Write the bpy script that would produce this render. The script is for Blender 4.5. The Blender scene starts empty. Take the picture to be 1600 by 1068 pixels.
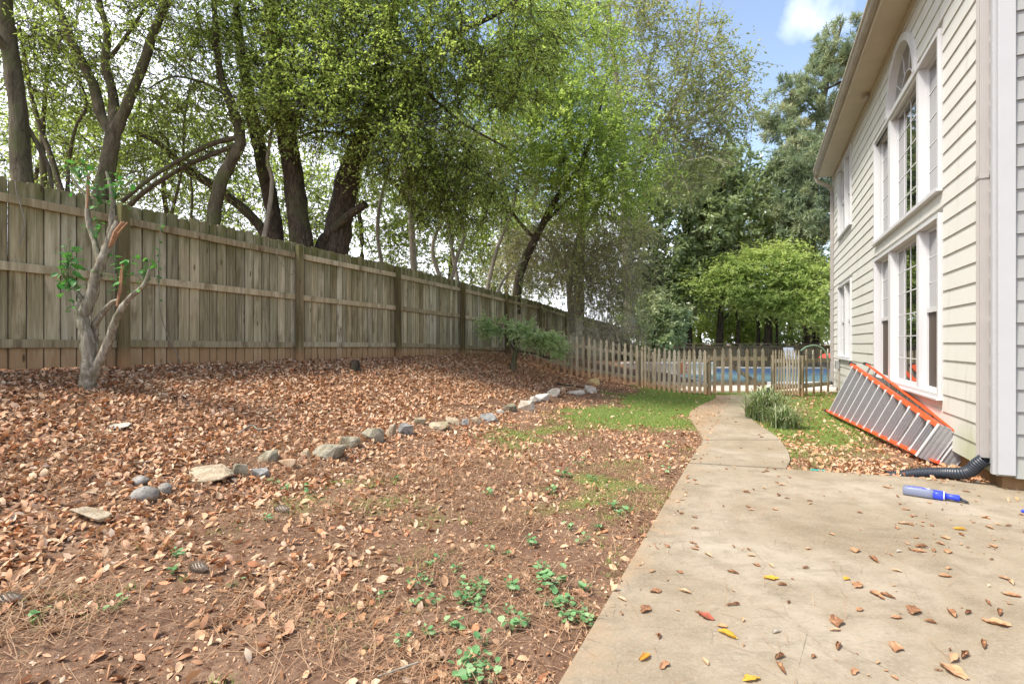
import bpy, bmesh, math, random
import numpy as np
from mathutils import Vector, Matrix, noise

random.seed(11)
RNG = np.random.default_rng(7)
sc = bpy.context.scene
COL = sc.collection

# ------------------------------------------------------------------ camera, sky, sun, exposure
EYE = 1.2
cam_d = bpy.data.cameras.new('camera')
cam = bpy.data.objects.new('camera', cam_d)
COL.objects.link(cam)
cam.location = (0, 0, EYE)
cam.rotation_euler = (math.radians(90), 0, 0)
cam_d.lens = 18.0
cam_d.sensor_width = 36.0
cam_d.shift_y = 0.0019
cam_d.clip_start = 0.05
cam_d.clip_end = 2000
sc.camera = cam

SUN_DIR = Vector((-0.52, -0.24, 0.88)).normalized()      # towards the sun
SUN_EL = math.asin(SUN_DIR.z)
SUN_AZ = math.atan2(SUN_DIR.x, SUN_DIR.y)

world = bpy.data.worlds.new('World')
sc.world = world
world.use_nodes = True
wn = world.node_tree
wn.nodes.clear()


def wnode(t, **kw):
    n = wn.nodes.new(t)
    for k, v in kw.items():
        setattr(n, k, v)
    return n


w_out = wnode('ShaderNodeOutputWorld')
w_bg = wnode('ShaderNodeBackground')
w_bg.inputs['Strength'].default_value = 0.12
w_sky = wnode('ShaderNodeTexSky', sky_type='NISHITA')
w_sky.sun_disc = False
w_sky.sun_elevation = SUN_EL
w_sky.sun_rotation = SUN_AZ
w_sky.air_density = 1.0
w_sky.dust_density = 1.2
w_sky.ozone_density = 1.5
w_tc = wnode('ShaderNodeTexCoord')
w_map = wnode('ShaderNodeMapping')
w_map.inputs['Location'].default_value = (3.1, 1.7, 0.4)
w_map.inputs['Scale'].default_value = (1.0, 1.0, 2.2)
w_noise = wnode('ShaderNodeTexNoise')
w_noise.inputs['Scale'].default_value = 2.6
w_noise.inputs['Detail'].default_value = 7
w_noise.inputs['Roughness'].default_value = 0.55
w_sep = wnode('ShaderNodeSeparateXYZ')
wn.links.new(w_tc.outputs['Generated'], w_map.inputs['Vector'])
wn.links.new(w_map.outputs['Vector'], w_noise.inputs['Vector'])
wn.links.new(w_tc.outputs['Generated'], w_sep.inputs['Vector'])


def wmath(op, a, b=None, clamp=False):
    n = wnode('ShaderNodeMath', operation=op)
    n.use_clamp = clamp
    for i, v in enumerate((a, b)):
        if v is None:
            continue
        if isinstance(v, (int, float)):
            n.inputs[i].default_value = v
        else:
            wn.links.new(v, n.inputs[i])
    return n.outputs[0]


# cloud cover: broken cloud, closing up towards the horizon and towards the fence side of the sky
cover = wmath('ADD', w_noise.outputs['Fac'], wmath('MULTIPLY', w_sep.outputs['X'], -0.42))
hor = wmath('SUBTRACT', 0.62, w_sep.outputs['Z'], True)
cover = wmath('ADD', cover, wmath('MULTIPLY', hor, 0.75))
# one small fair-weather cloud standing in the blue gap
w_dot = wnode('ShaderNodeVectorMath', operation='DISTANCE')
cd = Vector((465 / 800, 1.0, (537 - 30) / 800)).normalized()
w_dot.inputs[1].default_value = cd
w_n2 = wnode('ShaderNodeTexNoise')
w_n2.inputs['Scale'].default_value = 11
w_n2.inputs['Detail'].default_value = 6
wn.links.new(w_tc.outputs['Generated'], w_n2.inputs['Vector'])
wn.links.new(w_tc.outputs['Generated'], w_dot.inputs[0])
puff = wmath('SUBTRACT', 0.052, w_dot.outputs['Value'])
puff = wmath('ADD', puff, wmath('MULTIPLY', wmath('SUBTRACT', w_n2.outputs['Fac'], 0.5), 0.16))
puff = wmath('MULTIPLY', puff, 11.0, True)
w_mr = wnode('ShaderNodeMapRange')
w_mr.interpolation_type = 'SMOOTHSTEP'
w_mr.inputs['From Min'].default_value = 0.63
w_mr.inputs['From Max'].default_value = 0.84
wn.links.new(cover, w_mr.inputs['Value'])
fac = wmath('MAXIMUM', wmath('MULTIPLY', w_mr.outputs['Result'], 0.97), wmath('MULTIPLY', puff, 0.8))
w_mix = wnode('ShaderNodeMix', data_type='RGBA')
w_mix.inputs[7].default_value = (5.8, 6.0, 6.5, 1)
wn.links.new(fac, w_mix.inputs['Factor'])
w_boost = wnode('ShaderNodeMix', data_type='RGBA')
w_boost.blend_type = 'MULTIPLY'
w_boost.inputs['Factor'].default_value = 1.0
w_boost.inputs[7].default_value = (1.02, 0.90, 0.80, 1)
wn.links.new(w_sky.outputs['Color'], w_boost.inputs[6])
wn.links.new(w_boost.outputs[2], w_mix.inputs[6])
wn.links.new(w_mix.outputs[2], w_bg.inputs['Color'])
wn.links.new(w_bg.outputs['Background'], w_out.inputs['Surface'])

sun_d = bpy.data.lights.new('sun', 'SUN')
sun_d.energy = 2.0
sun_d.angle = math.radians(11)
sun_d.color = (1.0, 0.95, 0.86)
sun = bpy.data.objects.new('sun', sun_d)
COL.objects.link(sun)
sun.rotation_euler = SUN_DIR.to_track_quat('Z', 'Y').to_euler()

sc.view_settings.view_transform = 'Standard'
sc.view_settings.look = 'None'
sc.view_settings.exposure = 1.75
sc.view_settings.gamma = 1.0
sc.view_settings.use_curve_mapping = False
sc.render.engine = 'CYCLES'
sc.cycles.max_bounces = 8
sc.cycles.transparent_max_bounces = 8

# ------------------------------------------------------------------ geometry of the place
DX, DY = 0.4327, 0.9015          # direction along the house wall and the board fence
D = Vector((DX, DY, 0))
NRM = Vector((-DY, DX, 0))       # out of the long house wall, towards the yard
EDIR = Vector((DY, -DX, 0))      # along the end wall of the house
CORNER = Vector((4.01, 4.235, 0))


def fence_g(Y):
    return np.interp(Y, [14.4, 16.4, 18.5, 20.5, 25.7, 32], [1.0, 0.93, 0.79, 0.66, 0.45, 0.3])


def w_of(X, Y):
    return (X - 0.48 * Y + 7.2) * 0.9015


def terrain(X, Y):
    X = np.asarray(X, float)
    Y = np.asarray(Y, float)
    w = w_of(X, Y)
    prof = np.interp(w, [-3, 0, 0.6, 1.3, 2.1, 2.7, 3.3, 4.3, 5.1, 30],
                     [0.96, 0.93, 0.80, 0.60, 0.36, 0.22, 0.12, 0.045, -0.03, -0.03])
    z = np.where(prof > 0, prof * fence_g(Y), prof)
    b = (np.sin(X * 3.1 + 0.7 * np.sin(Y * 2.3)) * np.sin(Y * 2.7 + 1.1 * np.sin(X * 1.9)) * 0.016
         + np.sin(X * 8.3 + Y * 3.1) * np.sin(Y * 7.1 - X * 2.2) * 0.007)
    amp = np.interp(w, [0.0, 0.6, 4.6, 5.2], [0.3, 1.0, 1.0, 0.35])
    z = z + b * amp
    pool = (X > 6.05) & (X < 15.95) & (Y > 15.45) & (Y < 24.45)
    return np.where(pool, -1.6, z)


def tz(x, y):
    return float(terrain(x, y))


def at(px, py, Y):
    return Vector(((px - 800) / 800 * Y, Y, EYE - (py - 537) / 800 * Y))


def ground_at(px, py):
    """the spot of the ground that the photograph shows at a pixel"""
    Y = 1.0
    while Y < 40:
        p = at(px, py, Y)
        if p.z <= tz(p.x, p.y):
            for _ in range(8):
                Y -= 0.005
                q = at(px, py, Y)
                if q.z > tz(q.x, q.y):
                    break
                p = q
            return Vector((p.x, p.y, tz(p.x, p.y)))
        Y += 0.02
    return p


# ------------------------------------------------------------------ helpers: objects
def link(name, me, m=None, parent=None):
    o = bpy.data.objects.new(name, me)
    COL.objects.link(o)
    if m is not None and me is not None and len(me.materials) == 0:
        me.materials.append(m)
    if parent is not None:
        o.parent = parent
    return o


def tag(o, label=None, cat=None, group=None, kind=None):
    if label:
        o['label'] = label
    if cat:
        o['category'] = cat
    if group:
        o['group'] = group
    if kind:
        o['kind'] = kind
    return o


def thing(name, label, cat, loc=(0, 0, 0), rz=0.0, group=None):
    o = bpy.data.objects.new(name, None)
    COL.objects.link(o)
    o.location = loc
    o.rotation_euler = (0, 0, rz)
    o.empty_display_size = 0.2
    return tag(o, label, cat, group)


def from_bm(name, bm, m, parent=None, smooth=False, bevel=0.0):
    if bevel:
        bmesh.ops.bevel(bm, geom=list(bm.edges), offset=bevel, segments=1, affect='EDGES', clamp_overlap=True)
    bmesh.ops.recalc_face_normals(bm, faces=bm.faces)
    me = bpy.data.meshes.new(name)
    bm.to_mesh(me)
    bm.free()
    if smooth:
        me.shade_smooth()
    return link(name, me, m, parent)


def np_mesh(name, V, F, attrs=None, smooth=False):
    """V (n,3), F (m,k) with k 3 or 4"""
    me = bpy.data.meshes.new(name)
    V = np.ascontiguousarray(V, np.float32)
    F = np.ascontiguousarray(F, np.int32)
    n, m, k = len(V), len(F), F.shape[1]
    me.vertices.add(n)
    me.vertices.foreach_set('co', V.ravel())
    me.loops.add(m * k)
    me.loops.foreach_set('vertex_index', F.ravel())
    me.polygons.add(m)
    me.polygons.foreach_set('loop_start', np.arange(m, dtype=np.int32) * k)
    me.polygons.foreach_set('loop_total', np.full(m, k, np.int32))
    if smooth:
        me.polygons.foreach_set('use_smooth', np.ones(m, bool))
    me.update(calc_edges=True)
    for an, av in (attrs or {}).items():
        a = me.attributes.new(an, 'FLOAT', 'POINT')
        a.data.foreach_set('value', np.ascontiguousarray(av, np.float32))
    return me


def add_box(bm, x0, x1, y0, y1, z0, z1, M=None):
    vs = [bm.verts.new((x, y, z)) for x in (x0, x1) for y in (y0, y1) for z in (z0, z1)]
    for f in ((0, 1, 3, 2), (4, 6, 7, 5), (0, 4, 5, 1), (2, 3, 7, 6), (0, 2, 6, 4), (1, 5, 7, 3)):
        bm.faces.new([vs[i] for i in f])
    if M is not None:
        bmesh.ops.transform(bm, matrix=M, verts=vs)
    return vs


def add_beam(bm, a, b, wx, wy, up=Vector((0, 0, 1))):
    """box from a to b, wx across, wy along 'up'"""
    a, b = Vector(a), Vector(b)
    z = (b - a).normalized()
    x = z.cross(up).normalized()
    y = x.cross(z).normalized()
    vs = []
    for p in (a, b):
        for sx, sy in ((-1, -1), (1, -1), (1, 1), (-1, 1)):
            vs.append(bm.verts.new(p + x * sx * wx / 2 + y * sy * wy / 2))
    for f in ((0, 1, 2, 3), (7, 6, 5, 4), (0, 4, 5, 1), (1, 5, 6, 2), (2, 6, 7, 3), (3, 7, 4, 0)):
        bm.faces.new([vs[i] for i in f])


def prism(bm, pts, z0, z1):
    n = len(pts)
    lo = [bm.verts.new((p[0], p[1], z0)) for p in pts]
    hi = [bm.verts.new((p[0], p[1], z1)) for p in pts]
    bm.faces.new(hi)
    bm.faces.new(lo[::-1])
    for i in range(n):
        bm.faces.new((lo[i], lo[(i + 1) % n], hi[(i + 1) % n], hi[i]))


def catmull(pts, k=6):
    P = [Vector(p) for p in pts]
    out = []
    for i in range(len(P) - 1):
        p0, p1, p2, p3 = P[max(i - 1, 0)], P[i], P[i + 1], P[min(i + 2, len(P) - 1)]
        for j in range(k):
            t = j / k
            out.append(0.5 * ((2 * p1) + (p2 - p0) * t + (2 * p0 - 5 * p1 + 4 * p2 - p3) * t * t
                              + (3 * p1 - 3 * p2 + p3 - p0) * t ** 3))
    out.append(P[-1])
    return out


def tubes(P, R, k=5):
    """P (N,m,3), R (N,m): verts and quads of N tubes of m rings"""
    P = np.asarray(P, float)
    R = np.asarray(R, float)
    N, m, _ = P.shape
    T = np.gradient(P, axis=1)
    T /= np.linalg.norm(T, axis=2, keepdims=True) + 1e-9
    ref = np.zeros_like(T)
    main = T.mean(axis=1)
    steep = np.abs(main[:, 2]) > 0.8
    ref[steep, :, 0] = 1
    ref[~steep, :, 2] = 1
    A = np.cross(T, ref)
    A /= np.linalg.norm(A, axis=2, keepdims=True) + 1e-9
    B = np.cross(T, A)
    th = np.arange(k) * 2 * math.pi / k
    V = (P[:, :, None, :] + R[:, :, None, None] * (A[:, :, None, :] * np.cos(th)[None, None, :, None]
                                                   + B[:, :, None, :] * np.sin(th)[None, None, :, None]))
    idx = np.arange(N * m * k).reshape(N, m, k)
    a = idx[:, :-1, :]
    b = np.roll(idx, -1, axis=2)[:, :-1, :]
    c = np.roll(idx, -1, axis=2)[:, 1:, :]
    d = idx[:, 1:, :]
    F = np.stack([a, b, c, d], axis=-1).reshape(-1, 4)
    return V.reshape(-1, 3), F


def ribbons(P, W_, side):
    """flat strips along P (N,m,3), half widths W_ (N,m), side vector per strip (N,3)"""
    A = P - side[:, None, :] * W_[:, :, None]
    B = P + side[:, None, :] * W_[:, :, None]
    V = np.stack([A, B], 2).reshape(-1, 3)
    N, m = P.shape[:2]
    idx = np.arange(N * m * 2).reshape(N, m, 2)
    F = np.stack([idx[:, :-1, 0], idx[:, :-1, 1], idx[:, 1:, 1], idx[:, 1:, 0]], -1).reshape(-1, 4)
    return V, F


def join_parts(parts):
    Vs, Fs, off = [], [], 0
    for V, F in parts:
        Vs.append(V)
        Fs.append(F + off)
        off += len(V)
    return np.concatenate(Vs), np.concatenate(Fs)


def tube_mesh(name, polys, k=8, rough=0.0):
    """polys: list of (points, radii); each resampled smooth"""
    parts = []
    for pts, rad in polys:
        c = catmull(pts, 5)
        r = np.interp(np.linspace(0, len(pts) - 1, len(c)), np.arange(len(pts)), rad)
        V, F = tubes(np.array([[list(p) for p in c]]), r[None, :], k)
        if rough:
            V = V + RNG.normal(0, 1, V.shape) * np.repeat(r, k)[:, None] * rough
        # cap the end
        parts.append((V, F))
    V, F = join_parts(parts)
    return np_mesh(name, V, F, smooth=True)


# ------------------------------------------------------------------ helpers: materials
class Mat:
    def __init__(self, name, rough=0.8, spec=0.3):
        self.m = bpy.data.materials.new(name)
        self.m.use_nodes = True
        self.t = self.m.node_tree
        self.b = self.t.nodes['Principled BSDF']
        self.b.inputs['Roughness'].default_value = rough
        self.b.inputs['Specular IOR Level'].default_value = spec
        self._tc = None

    def n(self, t, **kw):
        n = self.t.nodes.new(t)
        for k, v in kw.items():
            setattr(n, k, v)
        return n

    def set(self, sock, v):
        if hasattr(v, 'is_output'):
            self.t.links.new(v, sock)
        else:
            if isinstance(v, (tuple, list)) and len(v) == 3 and sock.type == 'RGBA':
                v = (*v, 1)
            sock.default_value = v

    def co(self, which='Object', scale=(1, 1, 1), loc=(0, 0, 0)):
        if self._tc is None:
            self._tc = self.n('ShaderNodeTexCoord')
        if which == 'World':
            g = self.n('ShaderNodeNewGeometry')
            src = g.outputs['Position']
        else:
            src = self._tc.outputs[which]
        mp = self.n('ShaderNodeMapping')
        mp.inputs['Scale'].default_value = scale
        self.t.links.new(src, mp.inputs['Vector'])
        self.set(mp.inputs['Location'], loc)
        return mp.outputs[0]

    def noise(self, vec, scale=5.0, detail=4, rough=0.55, dist=0.0):
        n = self.n('ShaderNodeTexNoise')
        self.t.links.new(vec, n.inputs['Vector'])
        n.inputs['Scale'].default_value = scale
        n.inputs['Detail'].default_value = detail
        n.inputs['Roughness'].default_value = rough
        n.inputs['Distortion'].default_value = dist
        return n.outputs['Fac']

    def ramp(self, f, stops):
        n = self.n('ShaderNodeValToRGB')
        cr = n.color_ramp
        while len(cr.elements) < len(stops):
            cr.elements.new(0.5)
        for e, (p, c) in zip(cr.elements, stops):
            e.position = p
            e.color = (*c, 1) if len(c) == 3 else c
        self.set(n.inputs['Fac'], f)
        return n.outputs['Color']

    def rng(self, f, a, b, c=0.0, d=1.0):
        n = self.n('ShaderNodeMapRange')
        n.interpolation_type = 'SMOOTHSTEP'
        self.set(n.inputs['Value'], f)
        for k, v in zip(('From Min', 'From Max', 'To Min', 'To Max'), (a, b, c, d)):
            n.inputs[k].default_value = v
        return n.outputs['Result']

    def mix(self, f, a, b, mode='MIX'):
        n = self.n('ShaderNodeMix', data_type='RGBA')
        n.blend_type = mode
        self.set(n.inputs['Factor'], f)
        self.set(n.inputs[6], a)
        self.set(n.inputs[7], b)
        return n.outputs[2]

    def math(self, op, a, b=0.0, clamp=False):
        n = self.n('ShaderNodeMath', operation=op)
        n.use_clamp = clamp
        self.set(n.inputs[0], a)
        self.set(n.inputs[1], b)
        return n.outputs[0]

    def attr(self, name):
        n = self.n('ShaderNodeAttribute')
        n.attribute_name = name
        return n.outputs['Fac']

    def rand(self):
        return self.n('ShaderNodeObjectInfo').outputs['Random']

    def sep(self, vec, ax):
        n = self.n('ShaderNodeSeparateXYZ')
        self.t.links.new(vec, n.inputs[0])
        return n.outputs[ax]

    def color(self, c):
        self.set(self.b.inputs['Base Color'], c)
        return self

    def bump(self, h, strength=0.4, dist=0.01):
        n = self.n('ShaderNodeBump')
        n.inputs['Strength'].default_value = strength
        n.inputs['Distance'].default_value = dist
        self.set(n.inputs['Height'], h)
        self.t.links.new(n.outputs['Normal'], self.b.inputs['Normal'])
        return self

    def roughness(self, v):
        self.set(self.b.inputs['Roughness'], v)
        return self


def plain(name, c, rough=0.7, spec=0.3, metal=0.0, var=0.12, scale=8.0):
    a = Mat(name, rough, spec)
    n = a.noise(a.co(), scale, 5)
    a.color(a.mix(n, tuple(x * (1 - var) for x in c), tuple(min(1, x * (1 + var)) for x in c)))
    a.b.inputs['Metallic'].default_value = metal
    return a.m


def make_fence_mat(name, base=((0.08, 0.064, 0.032), (0.32, 0.285, 0.185), (0.60, 0.555, 0.42)), clay=0.16, top=1.55, mosss=1.0, edge=False):
    a = Mat(name, 0.9, 0.15)
    r = a.rand()
    off = a.n('ShaderNodeCombineXYZ')
    a.set(off.inputs[0], a.math('MULTIPLY', r, 37.0))
    a.set(off.inputs[2], a.math('MULTIPLY', r, 91.0))
    v = a.co('Object', (22, 22, 1.1), off.outputs[0])
    v2 = a.co('Object', (6, 6, 1.6), off.outputs[0])
    v3 = a.co('Object', (90, 90, 3.0), off.outputs[0])
    g = a.noise(v, 1.0, 6, 0.6, 0.4)
    fine = a.noise(v3, 1.0, 3, 0.6)
    big = a.noise(v2, 1.0, 4, 0.6, 0.3)
    f = a.math('ADD', a.math('MULTIPLY', g, 0.6), a.math('MULTIPLY', fine, 0.28))
    f = a.math('ADD', f, a.math('MULTIPLY', a.math('SUBTRACT', r, 0.5), 0.20))
    c = a.ramp(f, [(0.2, base[0]), (0.42, base[1]), (0.64, base[2])])
    c = a.mix(a.rng(big, 0.52, 0.70, 0, 0.65), c, (0.11, 0.075, 0.04))
    warm = a.mix(a.math('MULTIPLY', a.math('FRACT', a.math('MULTIPLY', r, 13.7)), 0.55), (1, 1, 1), (1.12, 1.0, 0.80))
    c = a.mix(1.0, c, warm, 'MULTIPLY')
    z = a.sep(a.co('Object'), 2)
    moss = a.math('MULTIPLY', a.rng(z, top - 0.3, top + 0.22, 0.0, 0.85 * mosss), a.rng(big, 0.25, 0.6))
    c = a.mix(moss, c, (0.105, 0.11, 0.035))
    moss2 = a.math('MULTIPLY', a.rng(a.noise(v2, 0.6, 4), 0.5, 0.75, 0, 0.5 * mosss), 1.0)
    c = a.mix(moss2, c, (0.17, 0.17, 0.07))
    cl = a.rng(a.math('ADD', z, a.math('MULTIPLY', g, 0.08)), clay - 0.05, clay + 0.22, 0.72, 0.0)
    c = a.mix(cl, c, (0.42, 0.235, 0.115))
    # knots
    vk = a.n('ShaderNodeTexVoronoi')
    a.t.links.new(a.co('Object', (9, 9, 2.2), off.outputs[0]), vk.inputs['Vector'])
    vk.inputs['Scale'].default_value = 1.0
    kn = a.rng(vk.outputs['Distance'], 0.05, 0.13, 0.85, 0.0)
    c = a.mix(kn, c, (0.06, 0.035, 0.02))
    if edge:  # seam shade painted in: colour darkened along both long edges of the board
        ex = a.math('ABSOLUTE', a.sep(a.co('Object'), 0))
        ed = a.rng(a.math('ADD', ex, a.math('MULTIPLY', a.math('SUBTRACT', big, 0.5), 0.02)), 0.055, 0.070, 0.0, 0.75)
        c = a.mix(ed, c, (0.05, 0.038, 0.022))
    a.color(c)
    a.bump(a.math('ADD', g, fine), 0.6, 0.006)
    return a.m


def make_leaf_mat(name, cols, trans=0.45, rough=0.55, spec=0.3, tcol=None):
    """cols: ramp over the per-leaf random attribute 'v'"""
    a = Mat(name, rough, spec)
    v = a.attr('v')
    n = len(cols)
    c = a.ramp(v, [(i / max(n - 1, 1), x) for i, x in enumerate(cols)])
    a.color(c)
    if trans > 0:
        tr = a.n('ShaderNodeBsdfTranslucent')
        tc = a.mix(1.0, c, tcol or (1.25, 1.25, 0.95), 'MULTIPLY')
        a.set(tr.inputs['Color'], tc)
        ms = a.n('ShaderNodeMixShader')
        ms.inputs[0].default_value = trans
        a.t.links.new(a.b.outputs[0], ms.inputs[1])
        a.t.links.new(tr.outputs[0], ms.inputs[2])
        out = [x for x in a.t.nodes if x.type == 'OUTPUT_MATERIAL'][0]
        a.t.links.new(ms.outputs[0], out.inputs['Surface'])
    return a.m


def make_bark(name, dark, mid, light, scale=1.0, moss=0.0):
    a = Mat(name, 0.92, 0.12)
    v = a.co('World', (9 * scale, 9 * scale, 2.2 * scale))
    n1 = a.noise(v, 1.6, 7, 0.62, 0.8)
    n2 = a.noise(a.co('World', (1, 1, 1)), 2.5, 4)
    n3 = a.noise(a.co('World', (40, 40, 12)), 1.0, 4)
    f = a.math('ADD', a.math('MULTIPLY', n1, 0.7), a.math('MULTIPLY', n3, 0.3))
    c = a.ramp(f, [(0.32, dark), (0.5, mid), (0.68, light)])
    if moss:
        c = a.mix(a.rng(n2, 0.48, 0.66, 0, moss), c, (0.10, 0.115, 0.045))
    a.color(c)
    a.bump(f, 0.9, 0.03)
    return a.m


M = {}
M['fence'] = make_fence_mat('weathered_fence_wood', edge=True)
M['fence_rail'] = make_fence_mat('weathered_rail_wood', ((0.16, 0.13, 0.075), (0.33, 0.28, 0.18), (0.52, 0.46, 0.33)), -9, 99, 0.8)
M['fence_post'] = make_fence_mat('darker_post_wood', ((0.045, 0.036, 0.016), (0.135, 0.108, 0.055), (0.25, 0.21, 0.12)), 0.10, 1.6, 0.8)
M['picket'] = make_fence_mat('grey_picket_wood', ((0.13, 0.11, 0.075), (0.29, 0.255, 0.185), (0.48, 0.44, 0.36)), 0.12, 9, 0.5)
M['bark_dark'] = make_bark('dark_ridged_bark', (0.018, 0.014, 0.010), (0.06, 0.047, 0.034), (0.14, 0.11, 0.082), 1.4, 0.35)
M['bark_light'] = make_bark('smooth_grey_bark', (0.04, 0.033, 0.022), (0.105, 0.088, 0.06), (0.19, 0.165, 0.115), 0.7, 0.6)
M['bark_stub'] = make_bark('pale_broken_tree_bark', (0.11, 0.09, 0.065), (0.25, 0.22, 0.165), (0.50, 0.47, 0.39), 1.8, 0.5)
M['bark_pale'] = make_bark('pale_grey_twig_bark', (0.14, 0.12, 0.09), (0.28, 0.25, 0.20), (0.42, 0.38, 0.31), 0.8, 0.2)
M['raw_wood'] = plain('torn_orange_wood', (0.34, 0.19, 0.11), 0.85, 0.1, var=0.45, scale=30)
M['white_paint'] = plain('white_vinyl', (0.565, 0.56, 0.565), 0.45, 0.4, var=0.03)
M['trim_paint'] = plain('painted_trim', (0.39, 0.39, 0.395), 0.5, 0.35, var=0.06, scale=5)
M['soffit'] = plain('stained_soffit_paint', (0.50, 0.43, 0.32), 0.7, 0.2, var=0.16, scale=2.5)
M['gutter'] = plain('grimy_gutter_paint', (0.36, 0.32, 0.26), 0.6, 0.3, var=0.3, scale=4)
M['downspout'] = plain('beige_downspout_paint', (0.34, 0.315, 0.295), 0.5, 0.4, var=0.10, scale=4)


def make_siding(name, c0, c1, algae=1.0):
    a = Mat(name, 0.62, 0.25)
    r = a.rand()
    off = a.n('ShaderNodeCombineXYZ')
    a.set(off.inputs[2], a.math('MULTIPLY', r, 33.0))
    v = a.co('World', (1.5, 1.5, 45.0), off.outputs[0])
    g = a.noise(v, 2.0, 5, 0.6, 0.6)
    b = a.noise(a.co('World'), 0.9, 4)
    c = a.mix(b, c0, c1)
    c = a.mix(a.math('MULTIPLY', r, 0.10), c, (0.45, 0.42, 0.36))
    z = a.sep(a.co('World'), 2)
    y = a.sep(a.co('World'), 1)
    n = a.noise(a.co('World'), 5.0, 4)
    st = a.noise(a.co('World', (6, 6, 0.8)), 1.0, 5)
    c = a.mix(a.rng(st, 0.54, 0.74, 0, 0.30), c, (0.34, 0.31, 0.25))
    # algae near the ground by the downspout
    m = a.math('MULTIPLY', a.rng(a.math('ADD', z, a.math('MULTIPLY', n, 0.35)), 0.35, 0.72, 0.55 * algae, 0.0), a.rng(y, 4.7, 5.3, 1.0, 0.1))
    c = a.mix(m, c, (0.30, 0.33, 0.12))
    a.color(c)
    a.bump(g, 0.35, 0.002)
    return a.m


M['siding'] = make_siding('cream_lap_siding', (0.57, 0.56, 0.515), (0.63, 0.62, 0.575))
M['siding_end'] = make_siding('darker_end_lap_siding', (0.26, 0.26, 0.255), (0.30, 0.30, 0.295), 0.15)  # same lap siding in a darker, greyer tone for the end wall

g = Mat('window_glass', 0.015, 1.0)
g.color((0.012, 0.014, 0.014))
g.b.inputs['IOR'].default_value = 3.2
M['glass'] = g.m
M['screen'] = plain('brown_insect_screen', (0.075, 0.055, 0.042), 0.55, 0.3, var=0.1)
M['foundation'] = plain('brown_block_foundation', (0.20, 0.12, 0.06), 0.9, 0.1, var=0.4, scale=10)
M['dark'] = plain('dark_crawlspace', (0.03, 0.03, 0.03), 0.9, 0.1)
M['roofing'] = plain('grey_shingle_roofing', (0.10, 0.095, 0.09), 0.95, 0.1, var=0.4, scale=30)

# ------------------------------------------------------------------ ground sheet
GRASS_SPOTS = []


def grass_mask(X, Y):
    """0..1: how green the ground is"""
    X = np.asarray(X, float)
    Y = np.asarray(Y, float)
    w = w_of(X, Y)
    n = (np.sin(X * 2.1 + 1.3 * np.sin(Y * 1.4)) + np.sin(Y * 1.9 + 1.7 * np.sin(X * 1.6 + 2))) * 0.25
    n2 = np.sin(X * 6.3 + 2 * np.sin(Y * 4.1)) * np.sin(Y * 5.2 + 1.2 * np.sin(X * 5)) * 0.3
    left = np.clip((w - 3.2) / 1.5, 0, 1) * np.clip((Y - 5.4) / 4.4, 0, 1) * 1.6
    left = np.where(w > 6.2, 0, left) - np.where((Y < 7.6), 0.2, 0)
    right = np.where((w > 5.9) & (Y > 4.2), np.clip((Y - 4.7) / 2.6, 0.25, 0.95), 0)
    near = np.where((w > 3.4) & (Y < 7), 0.16, 0.0) + np.where((w > 4.7) & (w < 5.9) & (Y > 3.6) & (Y < 8), 0.10, 0.0)
    m = np.maximum(np.maximum(left, right), near)
    out = np.clip(m + (n + n2) * np.where(m > 0.05, 1, 0), 0, 1)
    return np.where(Y > 13.6, 0, out)


def leaf_density(X, Y):
    """fallen leaves, 0..1"""
    X = np.asarray(X, float)
    Y = np.asarray(Y, float)
    w = w_of(X, Y)
    d = np.interp(w, [-0.05, 0.0, 2.4, 2.8, 3.6, 5.2, 5.8, 6.3, 8.3], [0, 1.0, 1.0, 0.6, 0.38, 0.28, 0.26, 0.24, 0.28])
    d = d * np.where((w > 3) & (w < 6), np.clip(1.0 - 0.28 * (X + 0.6), 0.75, 1.7), 1.0)
    n = (np.sin(X * 3.7 + 1.9 * np.sin(Y * 2.2)) * np.sin(Y * 3.3 + 1.4 * np.sin(X * 2.7)))
    d = d * np.where(w > 2.5, np.clip(0.75 + 0.75 * n, 0.15, 1.5), np.clip(0.95 + 0.25 * n, 0, 1.2))
    d = np.where((w > 2.8) & (w < 6), d * (1 - 0.9 * grass_mask(X, Y)), d)
    d = np.where(w >= 6, d * np.clip((6.9 - Y) / 1.4 + 0.8, 0.45, 2.6), d)
    return d


xs = np.concatenate([[-900, -300, -120, -60, -30, -18], np.arange(-12, 16.01, 0.12), [20, 30, 60, 120, 300, 900]])
ys = np.concatenate([[-300, -60, -20, -8], np.arange(-3, 16.0, 0.12), np.arange(16, 30, 0.3), [34, 42, 60, 120, 300, 900, 1400]])
XX, YY = np.meshgrid(xs, ys, indexing='ij')
ZZ = terrain(XX, YY)
V = np.stack([XX, YY, ZZ], -1).reshape(-1, 3)
nx, ny = XX.shape
I = np.arange(nx * ny).reshape(nx, ny)
F = np.stack([I[:-1, :-1], I[1:, :-1], I[1:, 1:], I[:-1, 1:]], -1).reshape(-1, 4)
me = np_mesh('ground', V, F, {'grass': grass_mask(XX, YY).ravel(), 'litter': np.clip(leaf_density(XX, YY), 0, 1).ravel()}, smooth=True)
a = Mat('clay_soil', 0.97, 0.1)
p = a.co('World')
n1 = a.noise(p, 1.7, 6, 0.6)
n2 = a.noise(p, 28.0, 6, 0.7)
n3 = a.noise(p, 120.0, 3, 0.7)
c = a.ramp(a.math('ADD', a.math('MULTIPLY', n1, 0.45), a.math('MULTIPLY', n2, 0.55)),
           [(0.30, (0.085, 0.045, 0.028)), (0.47, (0.165, 0.095, 0.06)), (0.60, (0.26, 0.165, 0.108)), (0.74, (0.37, 0.265, 0.18))])
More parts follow.
